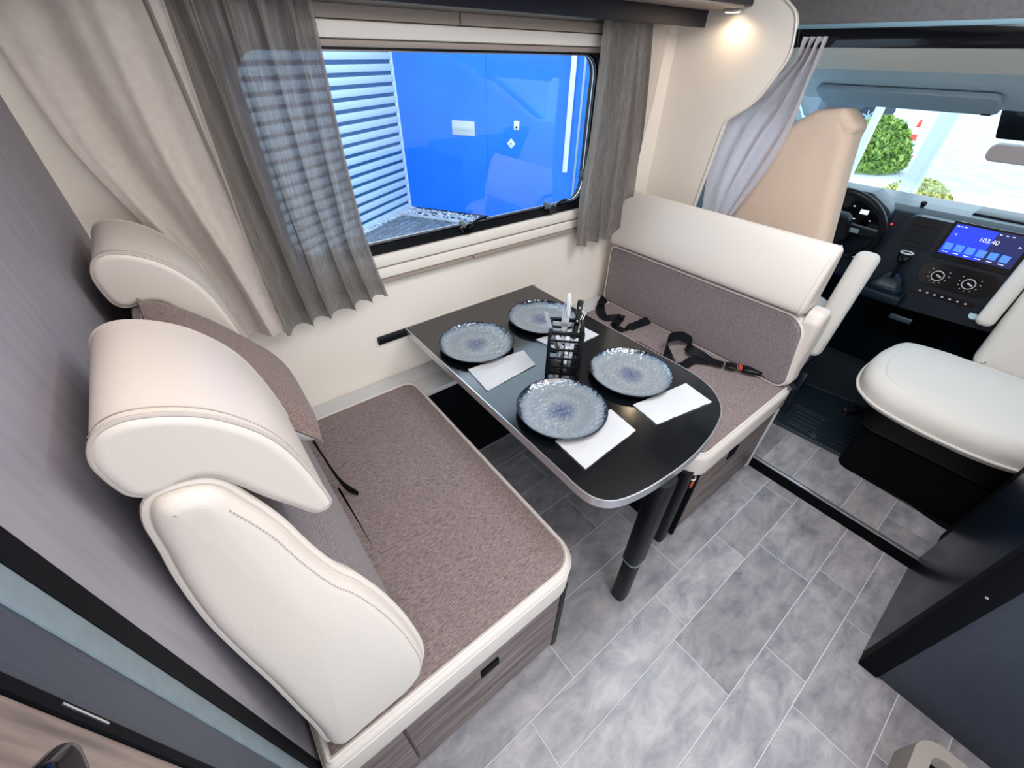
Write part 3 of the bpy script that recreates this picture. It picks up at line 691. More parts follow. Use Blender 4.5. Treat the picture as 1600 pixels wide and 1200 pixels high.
# silver edge band
ob = bmesh.new(); n_ = len(to); ins = inset(to, .0035)
rings = [[ob.verts.new((p.x, p.y, z)) for p in pl_] for pl_, z in ((ins, TZ-.0285), (to, TZ-.0285), (to, TZ+.0008), (ins, TZ+.0008))]
for q in range(4):
    for k in range(n_): ob.faces.new((rings[q][k], rings[q][(k+1) % n_], rings[(q+1) % 4][(k+1) % n_], rings[(q+1) % 4][k]))
obj('edge_band', ob, 'alu', tb)
lg = obj('leg', pad(rpoly([(.915, .292), (.975, .292), (.975, .335), (.915, .335)], .018, 5), .20, TZ-.028, FZ, .003), 'black', tb) if False else None
obj('leg', pad(rpoly([(.735, .268), (.792, .268), (.792, .318), (.735, .318)], .018, 5), 0, .30, FZ, .008, .002), 'black', tb)
obj('leg_sleeve', pad(rpoly([(.730, .264), (.800, .264), (.800, .322), (.730, .322)], .022, 5), .26, TZ-.0285, FZ, .004, .001), 'black', tb)
obj('sleeve_ring', pad(rpoly([(.729, .263), (.801, .263), (.801, .323), (.729, .323)], .022, 5), .257, .262, FZ), 'silver', tb)
rl = obj('wall_rail', box(.425, 1.212, WY-.012, WY-.0005, .667, .699, bev=.003), 'black', tb)

# ------------------------------------------------------------------ plates
pr = thing('dinner_plate', 'x', 'plate', (0, 0, 0), group='blue glazed plates on the table')
prof = [(0, .0035), (.05, .0035), (.09, .005), (.112, .008), (.126, .0135), (.133, .0195), (.1355, .0215), (.137, .0210)]
obj('plate_face', lathe(prof, 64), 'plate', pr, local=True)
obj('plate_rim', lathe([(.1355, .0216), (.1372, .0222), (.1385, .0205), (.134, .0150), (.120, .0065), (.085, .0005), (.06, 0), (0, .0)], 64), 'plate_rim', pr, local=True)
spots = [((.698, 1.085), 'blue-grey glazed plate on the left of the table by the wall'), ((1.018, 1.083), 'blue-grey glazed plate behind the cutlery caddy'), ((.700, .630), 'blue-grey glazed plate nearest the camera and the near bench'), ((1.012, .622), 'blue-grey glazed plate beside the far bench, right of the caddy')]
for i, ((px, py), lb) in enumerate(spots):
    o = pr if i == 0 else dup(pr, (0, 0, 0))
    o.location = (px, py, TZ+.0012); o.rotation_euler = (0, 0, i*1.3); o['label'] = lb
# napkins
def napkin(q, label, seed):
    t = thing('napkin', label, 'napkin', (sum(p[0] for p in q)/4, sum(p[1] for p in q)/4, TZ+.001), group='folded white napkins on the table')
    for layer in range(2):
        rg = random.Random(seed*10+layer); j = [(rg.uniform(-.004, .004), rg.uniform(-.004, .004)) for _ in range(4)]
        Q = [Vector((q[k][0]+j[k][0], q[k][1]+j[k][1], 0)) for k in range(4)]
        def fn(u, v):
            p = Q[0].lerp(Q[1], u).lerp(Q[3].lerp(Q[2], u), v)
            e = .0018*noise.noise(Vector((u*9+seed, v*9, layer)))
            z = TZ+.0018+layer*.0016+.0010*noise.noise(Vector((u*4, v*4, seed+layer*.1)))
            return Vector((p.x+e, p.y+e*.8, z))
        obj('paper_layer', sheet(fn, 22, 16, .0006), 'napkin', t)
napkin([(.588, .978), (.812, .955), (.792, .859), (.577, .846)], 'folded white napkin in front of the left wall-side plate', 1)
napkin([(.602, .548), (.826, .542), (.818, .437), (.592, .426)], 'folded white napkin nearest the camera, tucked under the front plate', 2)
napkin([(.901, .518), (1.128, .477), (1.112, .376), (.888, .415)], 'folded white napkin at the rounded table end by the far bench', 3)
napkin([(.90, .982), (1.115, .965), (1.118, .862), (.925, .862)], 'folded white napkin partly hidden behind the cutlery caddy', 4)

# ------------------------------------------------------------------ cutlery caddy, standing turned by 45 degrees
cd = thing('cutlery_caddy', 'black wire cutlery caddy standing in the middle of the table', 'caddy', (.862, .797, TZ+.0006), math.radians(-45))
hw, hd, hh = .052, .044, .165
obj('base_plate', box(-hw, hw, -hd, hd, 0, .004, bev=.001), 'black', cd, local=True)
for sx in (-1, 1):
    for sy in (-1, 1):
        obj('corner_post', box(sx*hw-.006, sx*hw+.006, sy*hd-.006, sy*hd+.006, 0, hh, bev=.001), 'black', cd, local=True)
for z in (.03, .064, .098, .132, hh-.004):
    b_ = bmesh.new(); q = .003 if z < hh-.01 else .005
    for sy in (-1, 1): add_box(b_, -hw, hw, sy*hd-q, sy*hd+q, z-q, z+q)
    for sx in (-1, 1): add_box(b_, sx*hw-q, sx*hw+q, -hd, hd, z-q, z+q)
    obj('wire_hoop', b_, 'black', cd, local=True)
for sx in (-1, 1): obj('side_plate', box(sx*hw-.002, sx*hw+.002, -hd+.004, -hd+.026, .004, hh-.004), 'black', cd, local=True)
b_ = bmesh.new(); add_box(b_, -.001, .001, -hd, hd, .004, .10)
obj('divider', b_, 'black', cd, local=True)
def frame_to(p0, p1, face=(0, -1, 0)):
    z = (Vector(p1)-Vector(p0)).normalized(); f = Vector(face); y = (f-z*f.dot(z)).normalized(); x = y.cross(z)
    return Matrix(((x.x, y.x, z.x, p0[0]), (x.y, y.y, z.y, p0[1]), (x.z, y.z, z.z, p0[2]), (0, 0, 0, 1)))
FC = (-.55, -.6, .5)
def knife(p0, p1, label, name='table_knife'):
    m_ = frame_to(p0, p1, FC); t = thing(name, label, 'knife', p0, group='cutlery in the caddy')
    Ln = (Vector(p1)-Vector(p0)).length
    b_ = pad(rpoly([(-.006, 0), (.006, 0), (.0075, Ln*.45), (-.0055, Ln*.45)], .004, 4), -.0022, .0022, lambda a, b, c: Vector((a, c, b)), .001, .001); b_.transform(m_); obj('handle', b_, 'steel', t)
    b_ = pad(rpoly([(-.0045, Ln*.44), (.007, Ln*.44), (.0095, Ln*.75), (.006, Ln), (-.0045, Ln*.97)], [.001, .001, .01, .006, .002], 4), -.0008, .0008, lambda a, b, c: Vector((a, c, b))); b_.transform(m_); obj('blade', b_, 'steel', t)
def fork(p0, p1, label):
    m_ = frame_to(p0, p1, FC); t = thing('fork', label, 'fork', p0, group='cutlery in the caddy')
    Ln = (Vector(p1)-Vector(p0)).length; F_ = lambda a, b, c: Vector((a, c, b))
    b_ = pad(rpoly([(-.0065, 0), (.0065, 0), (.0035, Ln*.55), (-.0035, Ln*.55)], .004, 4), -.0014, .0014, F_, .0006, .0006); b_.transform(m_); obj('handle', b_, 'steel', t)
    b_ = pad(rpoly([(-.0033, Ln*.54), (.0033, Ln*.54), (.0115, Ln*.68), (.012, Ln*.78), (-.012, Ln*.78), (-.0115, Ln*.68)], .004, 4), -.001, .001, F_); b_.transform(m_); obj('neck', b_, 'steel', t)
    for k in range(4):
        x = -.0102+k*.0068; b_ = pad([(x-.0017, Ln*.77), (x+.0017, Ln*.77), (x+.0011, Ln), (x-.0011, Ln)], -.001, .001, F_); b_.transform(m_); obj('tine', b_, 'steel', t)
def spoon(p0, p1, label):
    m_ = frame_to(p0, p1, FC); t = thing('spoon', label, 'spoon', p0, group='cutlery in the caddy'); Ln = (Vector(p1)-Vector(p0)).length
    F_ = lambda a, b, c: Vector((a, c, b))
    b_ = pad(rpoly([(-.003, Ln*.25), (.003, Ln*.25), (.007, Ln), (-.007, Ln)], [.001, .001, .006, .006], 4), -.0013, .0013, F_, .0006, .0006); b_.transform(m_); obj('handle', b_, 'steel', t)
    b_ = pad([(math.cos(a)*.017, Ln*.14+math.sin(a)*.027) for a in [2*PI*i/20 for i in range(20)]], -.001, .001, F_, puff=.004); b_.transform(m_); obj('bowl', b_, 'steel', t)
knife((.868, .805, .707), (.768, .803, .950), 'table knife leaning left in the caddy, blade up')
fork((.832, .792, .707), (.864, .803, .950), 'fork with tines up in the middle of the caddy')
knife((.842, .768, .707), (.868, .79, .85), 'short table knife low in the caddy')
fork((.840, .790, .707), (.935, .80, .895), 'fork leaning right, tines up behind the black knife handle')
spoon((.872, .80, .707), (.892, .83, .958), 'spoon standing tallest at the back of the caddy')
spoon((.842, .792, .707), (.842, .815, .83), 'small spoon low on the camera side of the caddy')
# steak knife, black riveted handle up
t = thing('steak_knife', 'knife with black riveted handle sticking up on the right of the caddy', 'knife', (.845, .80, .707), group='cutlery in the caddy')
m_ = frame_to((.862, .772, .707), (.912, .795, .935), FC); F_ = lambda a, b, c: Vector((a, c, b)); Ln = .242
b_ = pad(rpoly([(-.008, Ln*.45), (.008, Ln*.45), (.0075, Ln*.8), (.011, Ln), (-.009, Ln)], .006, 4), -.006, .006, F_, .003, .003); b_.transform(m_); hd_ = obj('handle', b_, 'blackgloss', t)
b_ = pad([(-.007, .0), (.002, .0), (.008, Ln*.46), (-.007, Ln*.46)], -.0008, .0008, F_); b_.transform(m_); obj('blade', b_, 'steel', t)
for f_ in (.54, .72, .90):
    b_ = cyl(m_ @ Vector((0, .0055, Ln*f_)), m_ @ Vector((0, .0072, Ln*f_)), .0028, n=12); obj('rivet', b_, 'steel', hd_)

# ================================================================== DRIVER SEAT
ds = thing('driver_seat', 'driver seat in a beige cotton cover seen from behind the far bench', 'seat', (2.25, .74, .06))
yo = rpoly([(.985, .50), (.985, .90), (.94, 1.17), (.875, 1.34), (.80, 1.392), (.69, 1.395), (.635, 1.345), (.605, 1.20), (.535, .93), (.50, .50)], [.05, .15, .2, .06, .05, .05, .06, .25, .15, .05], 6)
def lean(bm, x0, z0, sl, curve=0):
    for v in bm.verts: v.co.x += (v.co.z-z0)*sl
    return bm
obj('backrest', wavy(lean(pad(yo, 2.06, 2.20, FX, .035, .04, seg=4), 2.1, .55, .10), .006, 9), 'seatcover2', ds)
b_ = rpoly([(.65, 1.27), (.82, 1.27), (.85, 1.33), (.80, 1.398), (.69, 1.405), (.625, 1.35)], .03, 5)
obj('headrest_cover', wavy(lean(pad(b_, 2.055, 2.215, FX, .03, .03, seg=3), 2.1, .55, .105), .010, 22, 4), 'seatcover2', ds)
obj('cushion', wavy(pad(rpoly([(2.15, .50), (2.62, .50), (2.62, .98), (2.15, .98)], .07, 5), .40, .55, FZ, .03, .04, puff=.01), .004, 9), 'seatcover', ds)
obj('pedestal', box(2.14, 2.55, .52, .96, .055, .40, bev=.01), 'matblack', ds)
obj('armrest', rbox(2.22, .405, .675, .085, .088, .49, (0, 12, 0), .030, 4), 'seatcover', ds)
obj('side_lever', rbox(2.33, .42, .33, .17, .03, .035, (0, -10, 0), .008), 'dash', ds)
obj('buckle_stalk', rbox(2.14, .37, .30, .05, .035, .10, (0, 20, 0), .008), 'dash', ds)

# ================================================================== PASSENGER SEAT
ps = thing('passenger_seat', 'swivelled passenger seat in a pale cotton cover at the right edge', 'seat', (2.2, -.15, .06))
co = [Vector((p.x, p.y)) for p in cr([(1.918, -.13, 0), (1.945, .05, 0), (2.03, .15, 0), (2.18, .185, 0), (2.36, .175, 0), (2.48, .12, 0), (2.52, -.10, 0), (2.50, -.38, 0), (2.38, -.46, 0), (2.15, -.475, 0), (2.00, -.42, 0), (1.935, -.30, 0)], 6, closed=True)]
obj('cushion', wavy(pad(co, .425, .545, FZ, .035, .055, puff=.014, seg=5), .005, 8, 3), 'seatcover', ps)
obj('cover_hem', tube([Vector((p.x, p.y, .455)) for p in inset(ccw(co), -.002)], .006, 8, closed=True), 'seatcover', ps)
obj('cushion_seam', tube([Vector((p.x, p.y, .543)) for p in inset(ccw(co), .06)], .0035, 6, closed=True), 'seatcover', ps)
bo2 = rpoly([(-.09, .50), (-.078, .70), (-.065, 1.12), (-.42, 1.12), (-.50, .70), (-.50, .50)], [.04, .12, .08, .08, .12, .04], 6)
obj('backrest', wavy(lean(pad(bo2, 2.49, 2.64, FX, .05, .04, seg=4, puff0=.01), 0, .50, .34), .005, 8, 7), 'seatcover', ps)
obj('armrest', rbox(2.68, -.040, .87, .055, .062, .47, (0, 30, 0), .024, 4), 'seatcover', ps)
obj('pedestal', pad(rpoly([(2.02, .06), (2.45, .06), (2.45, -.40), (2.02, -.40)], .05, 5), .055, .30, FZ, .01, .03), 'matblack', ps)
obj('swivel_plate', pad(rpoly([(2.0, .09), (2.47, .09), (2.47, -.42), (2.0, -.42)], .08, 5), .30, .425, FZ, .02, .01), 'black', ps)
obj('lever', rbox(2.02, .12, .345, .09, .028, .03, (0, 0, -30), .008), 'blackgloss', ps)
obj('side_skirt', box(1.99, 2.45, -.42, -.41, .12, .32), 'black', ps)

# ================================================================== CAB FLOOR MATS
mt_ = thing('floor_mat', 'dark blue-black rubber floor mat with moulded ribs on the cab floor', 'mat', (2.3, .2, .051))
mo = rpoly([(2.05, .43), (2.085, -.03), (2.60, .07), (2.53, .50)], .03, 5)
obj('mat_base', pad(mo, .0505, .066, FZ, 0, .004), 'rubber', mt_)
obj('rim', tube([Vector((p.x, p.y, .068)) for p in inset(ccw(mo), .008)], .006, 6, closed=True), 'rubber', mt_)
obj('raised_panel', tube([Vector((p.x, p.y, .068)) for p in rpoly([(2.11, .36), (2.12, .17), (2.30, .19), (2.29, .37)], .02, 5)], .004, 6, closed=True), 'rubber', mt_)
for i in range(5):
    obj('rib', tube([(2.14+.035*i, .21, .067), (2.135+.035*i, .33, .067)], .003, 6), 'rubber', mt_)
    obj('rib', tube([(2.14+.04*i, .02, .067), (2.135+.04*i, .12, .067)], .003, 6), 'rubber', mt_)
obj('stud', lathe([(0, .078), (.014, .078), (.018, .074), (.020, .066), (.026, .070), (.030, .066)], 20, center=(2.135, .20, 0)), 'rubber', mt_)
m2_ = thing('floor_mat', 'black ribbed mat under the passenger seat', 'mat', (2.3, -.3, .051))
obj('mat_base', pad(rpoly([(1.995, -.34), (2.07, -.04), (2.50, -.04), (2.50, -.80), (1.995, -.80)], .02, 4), .0605, .072, FZ, 0, .003), 'matblack', m2_)
b_ = bmesh.new()
for i in range(9): tube([(2.02+.03*i, -.06, .073), (2.0+.03*i, -.40, .073)], .0035, 6, bm=b_)
obj('ribs', b_, 'matblack', m2_)

# ================================================================== DASHBOARD
da = thing('dashboard', 'black cab dashboard with centre console below the windscreen', 'dashboard', (2.9, .2, .1))
dp = rpoly([(3.38, .96), (2.98, 1.0), (2.83, 1.005), (2.775, .985), (2.735, .80), (2.715, .64), (2.76, .60), (2.92, .56), (2.98, .10), (3.38, .10)], [0, .05, .03, .03, .05, .03, .03, .06, .05, 0], 4)
obj('body', pad(dp, -.91, 1.12, FY, .01, .01), 'dash', da)
# console bezel stands on a sloped plane: normal towards seats
def dpt(yv, zv, off=.0):
    """point on the console face (x follows the face slope)"""
    f = (zv-.80)/(.985-.80)
    return Vector((2.735+.040*f - off, yv, zv))
def dbox(y0, y1, z0, z1, off, th, bev=.003, mtl='black', name='panel', parent=None, rough=None):
    o_ = rpoly([(y0, z0), (y1, z0), (y1, z1), (y0, z1)], bev*2, 4)
    b_ = pad(o_, 0, th, lambda a, b, c: dpt(a, b, off-th+c) if False else dpt(a, b, off+th-c), 0, min(bev, th*.6), seg=2)
    return obj(name, b_, mtl, parent or da)
b_ = pad(rpoly([(.345, .60), (.445, .64), (.46, .80), (.42, .99), (-.06, .99), (-.12, .80), (-.12, .62)], .04, 5), 0, .05, lambda a, b, c: dpt(a, b, .05-c+.0), .0, .0)
obj('console', b_, 'dash', da)
X0 = .052
scr = dbox(-.005, .262, .850, 1.003, X0, .008, mtl='blackgloss', name='display')
s1 = dbox(.005, .250, .871, .995, X0+.0085, .001, bev=.0005, mtl='scr_dark', name='picture', parent=scr)
s1 = dbox(.11, .250, .873, .993, X0+.0100, .0006, bev=.0003, mtl='scr_blue', name='picture', parent=scr)
for i in range(6):
    yc = .230-.038*i
    dbox(yc-.014, yc+.014, .889, .917, X0+.0108, .0006, bev=.0003, mtl='scr_icon', name='app_icon', parent=scr)
def dtext(s, yc, zc, size, mtl='scr_white', parent=scr, off=.0112):
    m_ = Matrix(((0, 0, -1, dpt(yc, zc, X0+off).x), (-1, 0, 0, yc), (0, 1, 0, zc), (0, 0, 0, 1)))
    sl = Matrix.Identity(4)
    b_ = text_bm(s, size, m_ @ Matrix.Rotation(math.radians(-12), 4, 'X'))
    return obj('lettering', b_, mtl, parent, smooth=False)
dtext('103.40', .120, .953, .024); dtext('<', .232, .953, .018); dtext('>', .022, .953, .018)
for i in range(6): dbox(.220-.038*i, .240-.038*i, .8795, .8820, X0+.0108, .0006, bev=.0002, mtl='scr_white', name='caption_mark', parent=scr)
for a in (.215, .228, .240, .10, .08, .06): dbox(a-.004, a+.004, .984, .987, X0+.0108, .0006, bev=.0002, mtl='scr_white', name='status_mark', parent=scr)
# air vents
for (a, b) in ((.285, .40), (-.15, -.045)):
    v_ = dbox(a, b, .86, .985, X0-.01, .012, bev=.008, mtl='black', name='air_vent')
    for i in range(5): dbox(a+.01, b-.01, .872+.022*i, .878+.022*i, X0+.003, .004, bev=.001, mtl='dash', name='louvre', parent=v_)
dbox(-.036, -.016, .80, .99, X0-.004, .012, bev=.005, mtl='silver', name='trim_bar')
hv = dbox(.00, .265, .735, .835, X0-.004, .012, bev=.02, mtl='blackgloss', name='climate_panel')
for yc in (.195, .085):
    c0 = dpt(yc, .785, X0+.010); c1 = dpt(yc, .785, X0+.030)
    kn = obj('climate_knob', cyl(c0, c1, .024, .021), 'black', da)
    rg_ = [c1+Vector((-.001, math.cos(a)*.0215, math.sin(a)*.0215)) for a in [2*PI*i/28 for i in range(28)]]
    obj('knob_ring', tube(rg_, .0022, 6, closed=True), 'ledge', kn)
    obj('pointer', rbox(c1.x-.002, c1.y-.004, c1.z, .004, .022, .007, (25, 0, 0), .001), 'ledge', kn)
    b_ = bmesh.new()
    for k in range(9):
        a = math.radians(-210+k*30); cc = dpt(yc+math.cos(a)*.036, .785+math.sin(a)*.036, X0+.0085); add_box(b_, cc.x-.001, cc.x+.001, cc.y-.0022, cc.y+.0022, cc.z-.0018, cc.z+.0018)
    obj('dial_marks', b_, 'ledge', kn)
swp = dbox(.02, .255, .690, .712, X0-.006, .012, bev=.006, mtl='blackgloss', name='switch_row')
for i in range(7): dbox(.215-.028*i, .223-.028*i, .698, .704, X0+.0065, .001, bev=.0003, mtl='ledge', name='switch_mark', parent=swp)
ch = obj('cup_holder', cyl((2.66, -.055, .70), (2.66, -.055, .755), .036, .040), 'dash', da)
obj('socket', cyl((2.665, .00, .655), (2.652, .00, .665), .018), 'silver', da)
obj('lower_drawer', box(2.905, 2.925, .06, .40, .36, .53, bev=.008), 'matblack', da)
obj('drawer_handle', box(2.897, 2.908, .19, .29, .44, .47, bev=.005), 'silver', da)
# cluster hood
b_ = pad(rpoly([(.47, .86), (.49, .985), (.60, 1.05), (.80, 1.05), (.92, .985), (.92, .86)], .05, 5), 2.70, 2.86, FX, .01, .01)
obj('cluster_hood', b_, 'dash', da)
cl = obj('instrument_cluster', pad(rpoly([(.50, .88), (.515, .975), (.61, 1.03), (.79, 1.03), (.89, .975), (.89, .88)], .04, 5), 2.694, 2.701, FX), 'blackgloss', da)
obj('trip_display', box(2.6915, 2.6942, .575, .61, .955, .975), 'scr_white', cl)
for (a, b, c, d) in ((.55, .5525, .93, .9335), (.615, .63, .925, .928), (.64, .644, .98, .984)): obj('gauge_mark', box(2.6918, 2.6942, a, b+.004, c, d), 'scr_white', cl)
obj('warning_light', box(2.692, 2.700, .462, .469, .935, .942), 'scr_red', cl)
# phone/cable knob on dash top
obj('dash_knob', lathe([(0, .03), (.010, .028), (.013, .018), (.008, .006), (.012, 0)], 16, center=(2.86, .42, 1.0)), 'black', da)
obj('dash_top_tray', box(2.90, 3.08, -.02, .24, .996, 1.012, bev=.006), 'black', da)
# steering wheel
SC = Vector((2.565, .645, .915)); tl = math.radians(-28)
sw = thing('steering_wheel', 'black steering wheel partly hidden by the driver seat', 'steering wheel', SC)
mm = Matrix.Translation(SC) @ Matrix.Rotation(tl, 4, 'Y') @ Matrix.Rotation(PI/2, 4, 'Y')
rim = [mm @ Vector((math.cos(a)*.187, math.sin(a)*.187, 0)) for a in [2*PI*i/64 for i in range(64)]]
obj('rim', tube(rim, .0165, 12, closed=True), 'black', sw)
b_ = pad(rpoly([(-.075, -.05), (.07, -.07), (.07, .07), (-.075, .05)], .035, 6), -.03, .015, FZ, .01, .012); b_.transform(mm @ Matrix.Rotation(0, 4, 'Z')); obj('hub', b_, 'black', sw)
for (a0, wd_) in ((90, .05), (-90, .05), (0, .07)):
    a = math.radians(a0)
    b_ = pad(rpoly([(.05, -wd_/2), (.18, -wd_/3), (.18, wd_/3), (.05, wd_/2)], .01, 4), -.010, .006, FZ, .003, .003); b_.transform(mm @ Matrix.Rotation(a, 4, 'Z')); sp_ = obj('spoke', b_, 'black' if a0 else 'dash', sw)
b_ = pad(rpoly([(.06, -.012), (.10, -.012), (.10, .012), (.06, .012)], .004, 3), -.013, -.009, FZ); b_.transform(mm @ Matrix.Rotation(math.radians(-90), 4, 'Z')); obj('button', b_, 'silver', sw)
obj('column', cyl(SC+Vector((.02, 0, -.01)), SC+Vector((.12, 0, -.05)), .05, .06), 'black', sw)
# gear lever
gl = thing('gear_lever', 'gear lever with round silver-ringed knob and leather gaiter', 'gear lever', (2.60, .34, .70))
obj('gaiter', wavy(pad(rpoly([(2.57, .27), (2.72, .27), (2.72, .41), (2.57, .41)], .03, 5), .66, .70, FZ, .01, .01, puff=.06), .006, 30), 'dash', gl)
obj('gear_tray', box(2.55, 2.74, .25, .44, .63, .675, bev=.015), 'dash', gl)
kb = obj('knob', lathe([(0, .0), (.012, 0), (.020, .012), (.027, .032), (.026, .044), (.018, .050), (0, .052)], 24, center=(2.585, .335, .815)), 'blackgloss', gl)
obj('knob_ring', tube([(2.585+math.cos(a)*.023, .335+math.sin(a)*.023, .864) for a in [2*PI*i/24 for i in range(24)]], .003, 6, closed=True), 'ledge', kb)
obj('shaft', cyl((2.62, .34, .72), (2.585, .335, .82), .009), 'black', gl)
# key fob / small switch seen above the armrest
obj('stalk_cap', rbox(2.60, .50, .78, .05, .07, .02, (0, 10, 20), .006), 'blackgloss', da)
# sun visors, mirror
for (a, b, lb) in ((.32, .93, 'grey sun visor folded up above the driver side of the windscreen'), (-.70, -.02, 'grey sun visor folded up above the passenger side')):
    v_ = thing('sun_visor', lb, 'visor', (2.5, (a+b)/2, 1.41), group='sun visors')
    m_ = Matrix.Translation((2.49, (a+b)/2, 1.433)) @ Matrix.Rotation(math.radians(20), 4, 'Y')
    b_ = pad(rpoly([(-.085, -(b-a)/2), (.085, -(b-a)/2), (.085, (b-a)/2), (-.085, (b-a)/2)], .035, 6), -.010, .010, FZ, .006, .006); b_.transform(m_); obj('flap', b_, 'visor', v_)
    obj('clip', box(2.55, 2.575, a+.02, a+.05, 1.395, 1.42, bev=.003), 'black', v_)
mr_ = thing('rear_view_mirror', 'interior rear-view mirror hanging under a black sensor housing', 'mirror', (2.75, .2, 1.27))
obj('sensor_housing', wavy(pad(rpoly([(.345, 1.415), (.31, 1.312), (.10, 1.312), (.08, 1.415)], .012, 4), 2.74, 2.79, FX, .006, .006), 0, 1), 'matblack', mr_)
obj('mirror_shell', pad(rr(.055, .305, 1.235, 1.302, .028), 2.715, 2.742, FX, .006, .012), 'ledge', mr_)
obj('mirror_glass', pad(rr(.062, .298, 1.242, 1.295, .022), 2.7125, 2.7155, FX), 'steel', mr_)

# ================================================================== KITCHEN UNIT, LOWER RIGHT
ku = thing('kitchen_unit', 'dark slate kitchen unit with black corner post at lower right', 'cabinet', (1.5, -.6, 0))
obj('end_panel', box(1.222, 1.236, -.99, -.372, 0, .92, bev=.002), 'slate', ku)
obj('corner_post', box(1.212, 1.262, -.392, -.336, 0, .93, bev=.006), 'matblack', ku)
obj('front_panel', box(1.262, 1.752, -.36, -.335, 0, .92, bev=.002), 'gloss_slate', ku)
obj('side_body', box(1.24, 1.95, -.99, -.362, .0, .90), 'matblack', ku)
obj('panel_screw', cyl((1.212, -.365, .53), (1.209, -.365, .53), .0035, n=12), 'steel', ku)
# small stool
stl = thing('step_stool', 'low beige plastic stool top with dark recess at the bottom right edge', 'stool', (1.0, -.62, 0))
sto = rpoly([(.80, -.487), (1.099, -.487), (1.099, -.80), (.80, -.80)], [.05, .06, .06, .06], 8)
obj('frame', ring(ccw(sto), inset(ccw(sto), .036), 0, .10, FZ), 'beige', stl)
obj('recess', pad(inset(ccw(sto), .035), .02, .05, FZ), 'matblack', stl)

# ================================================================== OUTSIDE
GZ = -.60
gd = struct('ground', box(-30, 80, -40, 40, GZ-.1, GZ), 'concrete')
A_ = Vector((3.30, 7.10)); B_ = Vector((4.01, 6.0)); tb_ = (B_-A_).normalized(); nb_ = Vector((-tb_.y, tb_.x))
nb_ = nb_ if nb_.dot(-A_) > 0 else -nb_      # towards the van
C_ = Vector((2.134, 6.39)); tc_ = (C_-A_).normalized(); nc_ = Vector((-tc_.y, tc_.x)); nc_ = nc_ if nc_.dot(-A_) > 0 else -nc_
# corrugated wall: waves stacked up z
def wallbox(o, t_, n_, s0, s1, z0, z1, d0, d1, bev=0):
    m_ = Matrix(((t_.x, n_.x, 0, o.x), (t_.y, n_.y, 0, o.y), (0, 0, 1, 0), (0, 0, 0, 1)))
    return box(s0, s1, d0, d1, z0, z1, bev=bev, mtx=m_)
cw = thing('corrugated_wall', 'white ribbed metal wall outside, left part of the window view', 'wall', (A_.x+tc_.x*2, A_.y+tc_.y*2, GZ))
obj('backing', wallbox(A_, tc_, nc_, .02, 4.5, GZ, 2.6, -.08, -.012), 'rib_shade', cw)
z = GZ+.01; rib_me = None
while z < 2.5:
    if rib_me is None:
        rb = obj('rib', wallbox(A_, tc_, nc_, .02, 4.5, z, z+.082, -.012, .030, .008), 'corr', cw); rib_me = rb; z0_ = z
    else:
        c = rib_me.copy(); C.objects.link(c); c.location = rib_me.location + Vector((0, 0, z-z0_))
    z += .128
cp = A_+tc_*.02
tag(obj('corner_flashing', box(A_.x-.03, A_.x+.03, A_.y-.03, A_.y+.03, GZ, 2.6, mtx=None), 'corr'), 'slim pale metal corner flashing between corrugated and blue walls', 'flashing')
def wallbox(o, t_, n_, s0, s1, z0, z1, d0, d1, bev=0):
    m_ = Matrix(((t_.x, n_.x, 0, o.x), (t_.y, n_.y, 0, o.y), (0, 0, 1, 0), (0, 0, 0, 1)))
    return box(s0, s1, d0, d1, z0, z1, bev=bev, mtx=m_)
bw = thing('blue_wall', 'bright blue building wall outside the side window', 'wall', (A_.x, A_.y, GZ))
obj('panel', wallbox(A_, tb_, nb_, .03, 1.49, GZ+.03, 2.8, -.10, 0), 'blue', bw)
obj('panel', wallbox(A_, tb_, nb_, 1.494, 3.2, GZ+.03, 2.8, -.10, 0), 'blue', bw)
obj('panel', wallbox(A_, tb_, nb_, 3.204, 3.45, GZ+.03, 2.8, -.10, 0), 'blue', bw)
obj('base_shadow_strip', wallbox(A_, tb_, nb_, .03, 3.45, GZ-.02, GZ+.03, -.12, -.01), 'tyre', bw)  # dark strip painting the shadow line along the foot of the wall
t = thing('letter_box', 'white letter plate set in the blue wall', 'letter box', (A_.x+tb_.x*1.1, A_.y+tb_.y*1.1, .58))
obj('plate', wallbox(A_, tb_, nb_, .93, 1.30, .57, .76, .001, .016, .004), 'ledge', t)
obj('flap', wallbox(A_, tb_, nb_, .98, 1.25, .64, .70, .016, .024, .003), 'ledge', t)
t = thing('door_bell', 'small white door bell plate on the blue wall', 'door bell', (A_.x+tb_.x*1.96, A_.y+tb_.y*1.96, .69))
obj('plate', wallbox(A_, tb_, nb_, 1.92, 2.0, .69, .80, .001, .014, .003), 'whitesteel', t); obj('button', wallbox(A_, tb_, nb_, 1.95, 1.975, .71, .735, .014, .02, .002), 'matblack', t)
mdi = Matrix(((tb_.x, nb_.x, 0, A_.x), (tb_.y, nb_.y, 0, A_.y), (0, 0, 1, 0), (0, 0, 0, 1))) @ Matrix.Translation((1.88, .006, .51)) @ Matrix.Rotation(PI/4, 4, 'Y')
t = thing('diamond_sign', 'small white diamond-shaped sign below the door bell', 'sign', (A_.x+tb_.x*1.88, A_.y+tb_.y*1.88, .44))
obj('plate', box(-.048, .048, -.004, .004, -.048, .048, bev=.001, mtx=mdi), 'whitesteel', t); obj('emblem', box(-.012, .012, .004, .006, -.012, .012, mtx=mdi), 'taupe', t)
t = thing('wall_handle', 'long white vertical rail on the blue wall at the right of the window', 'rail', (A_.x+tb_.x*2.74, A_.y+tb_.y*2.74, .2))
obj('bar', wallbox(A_, tb_, nb_, 2.70, 2.77, .20, 2.0, .03, .07, .008), 'whitesteel', t)
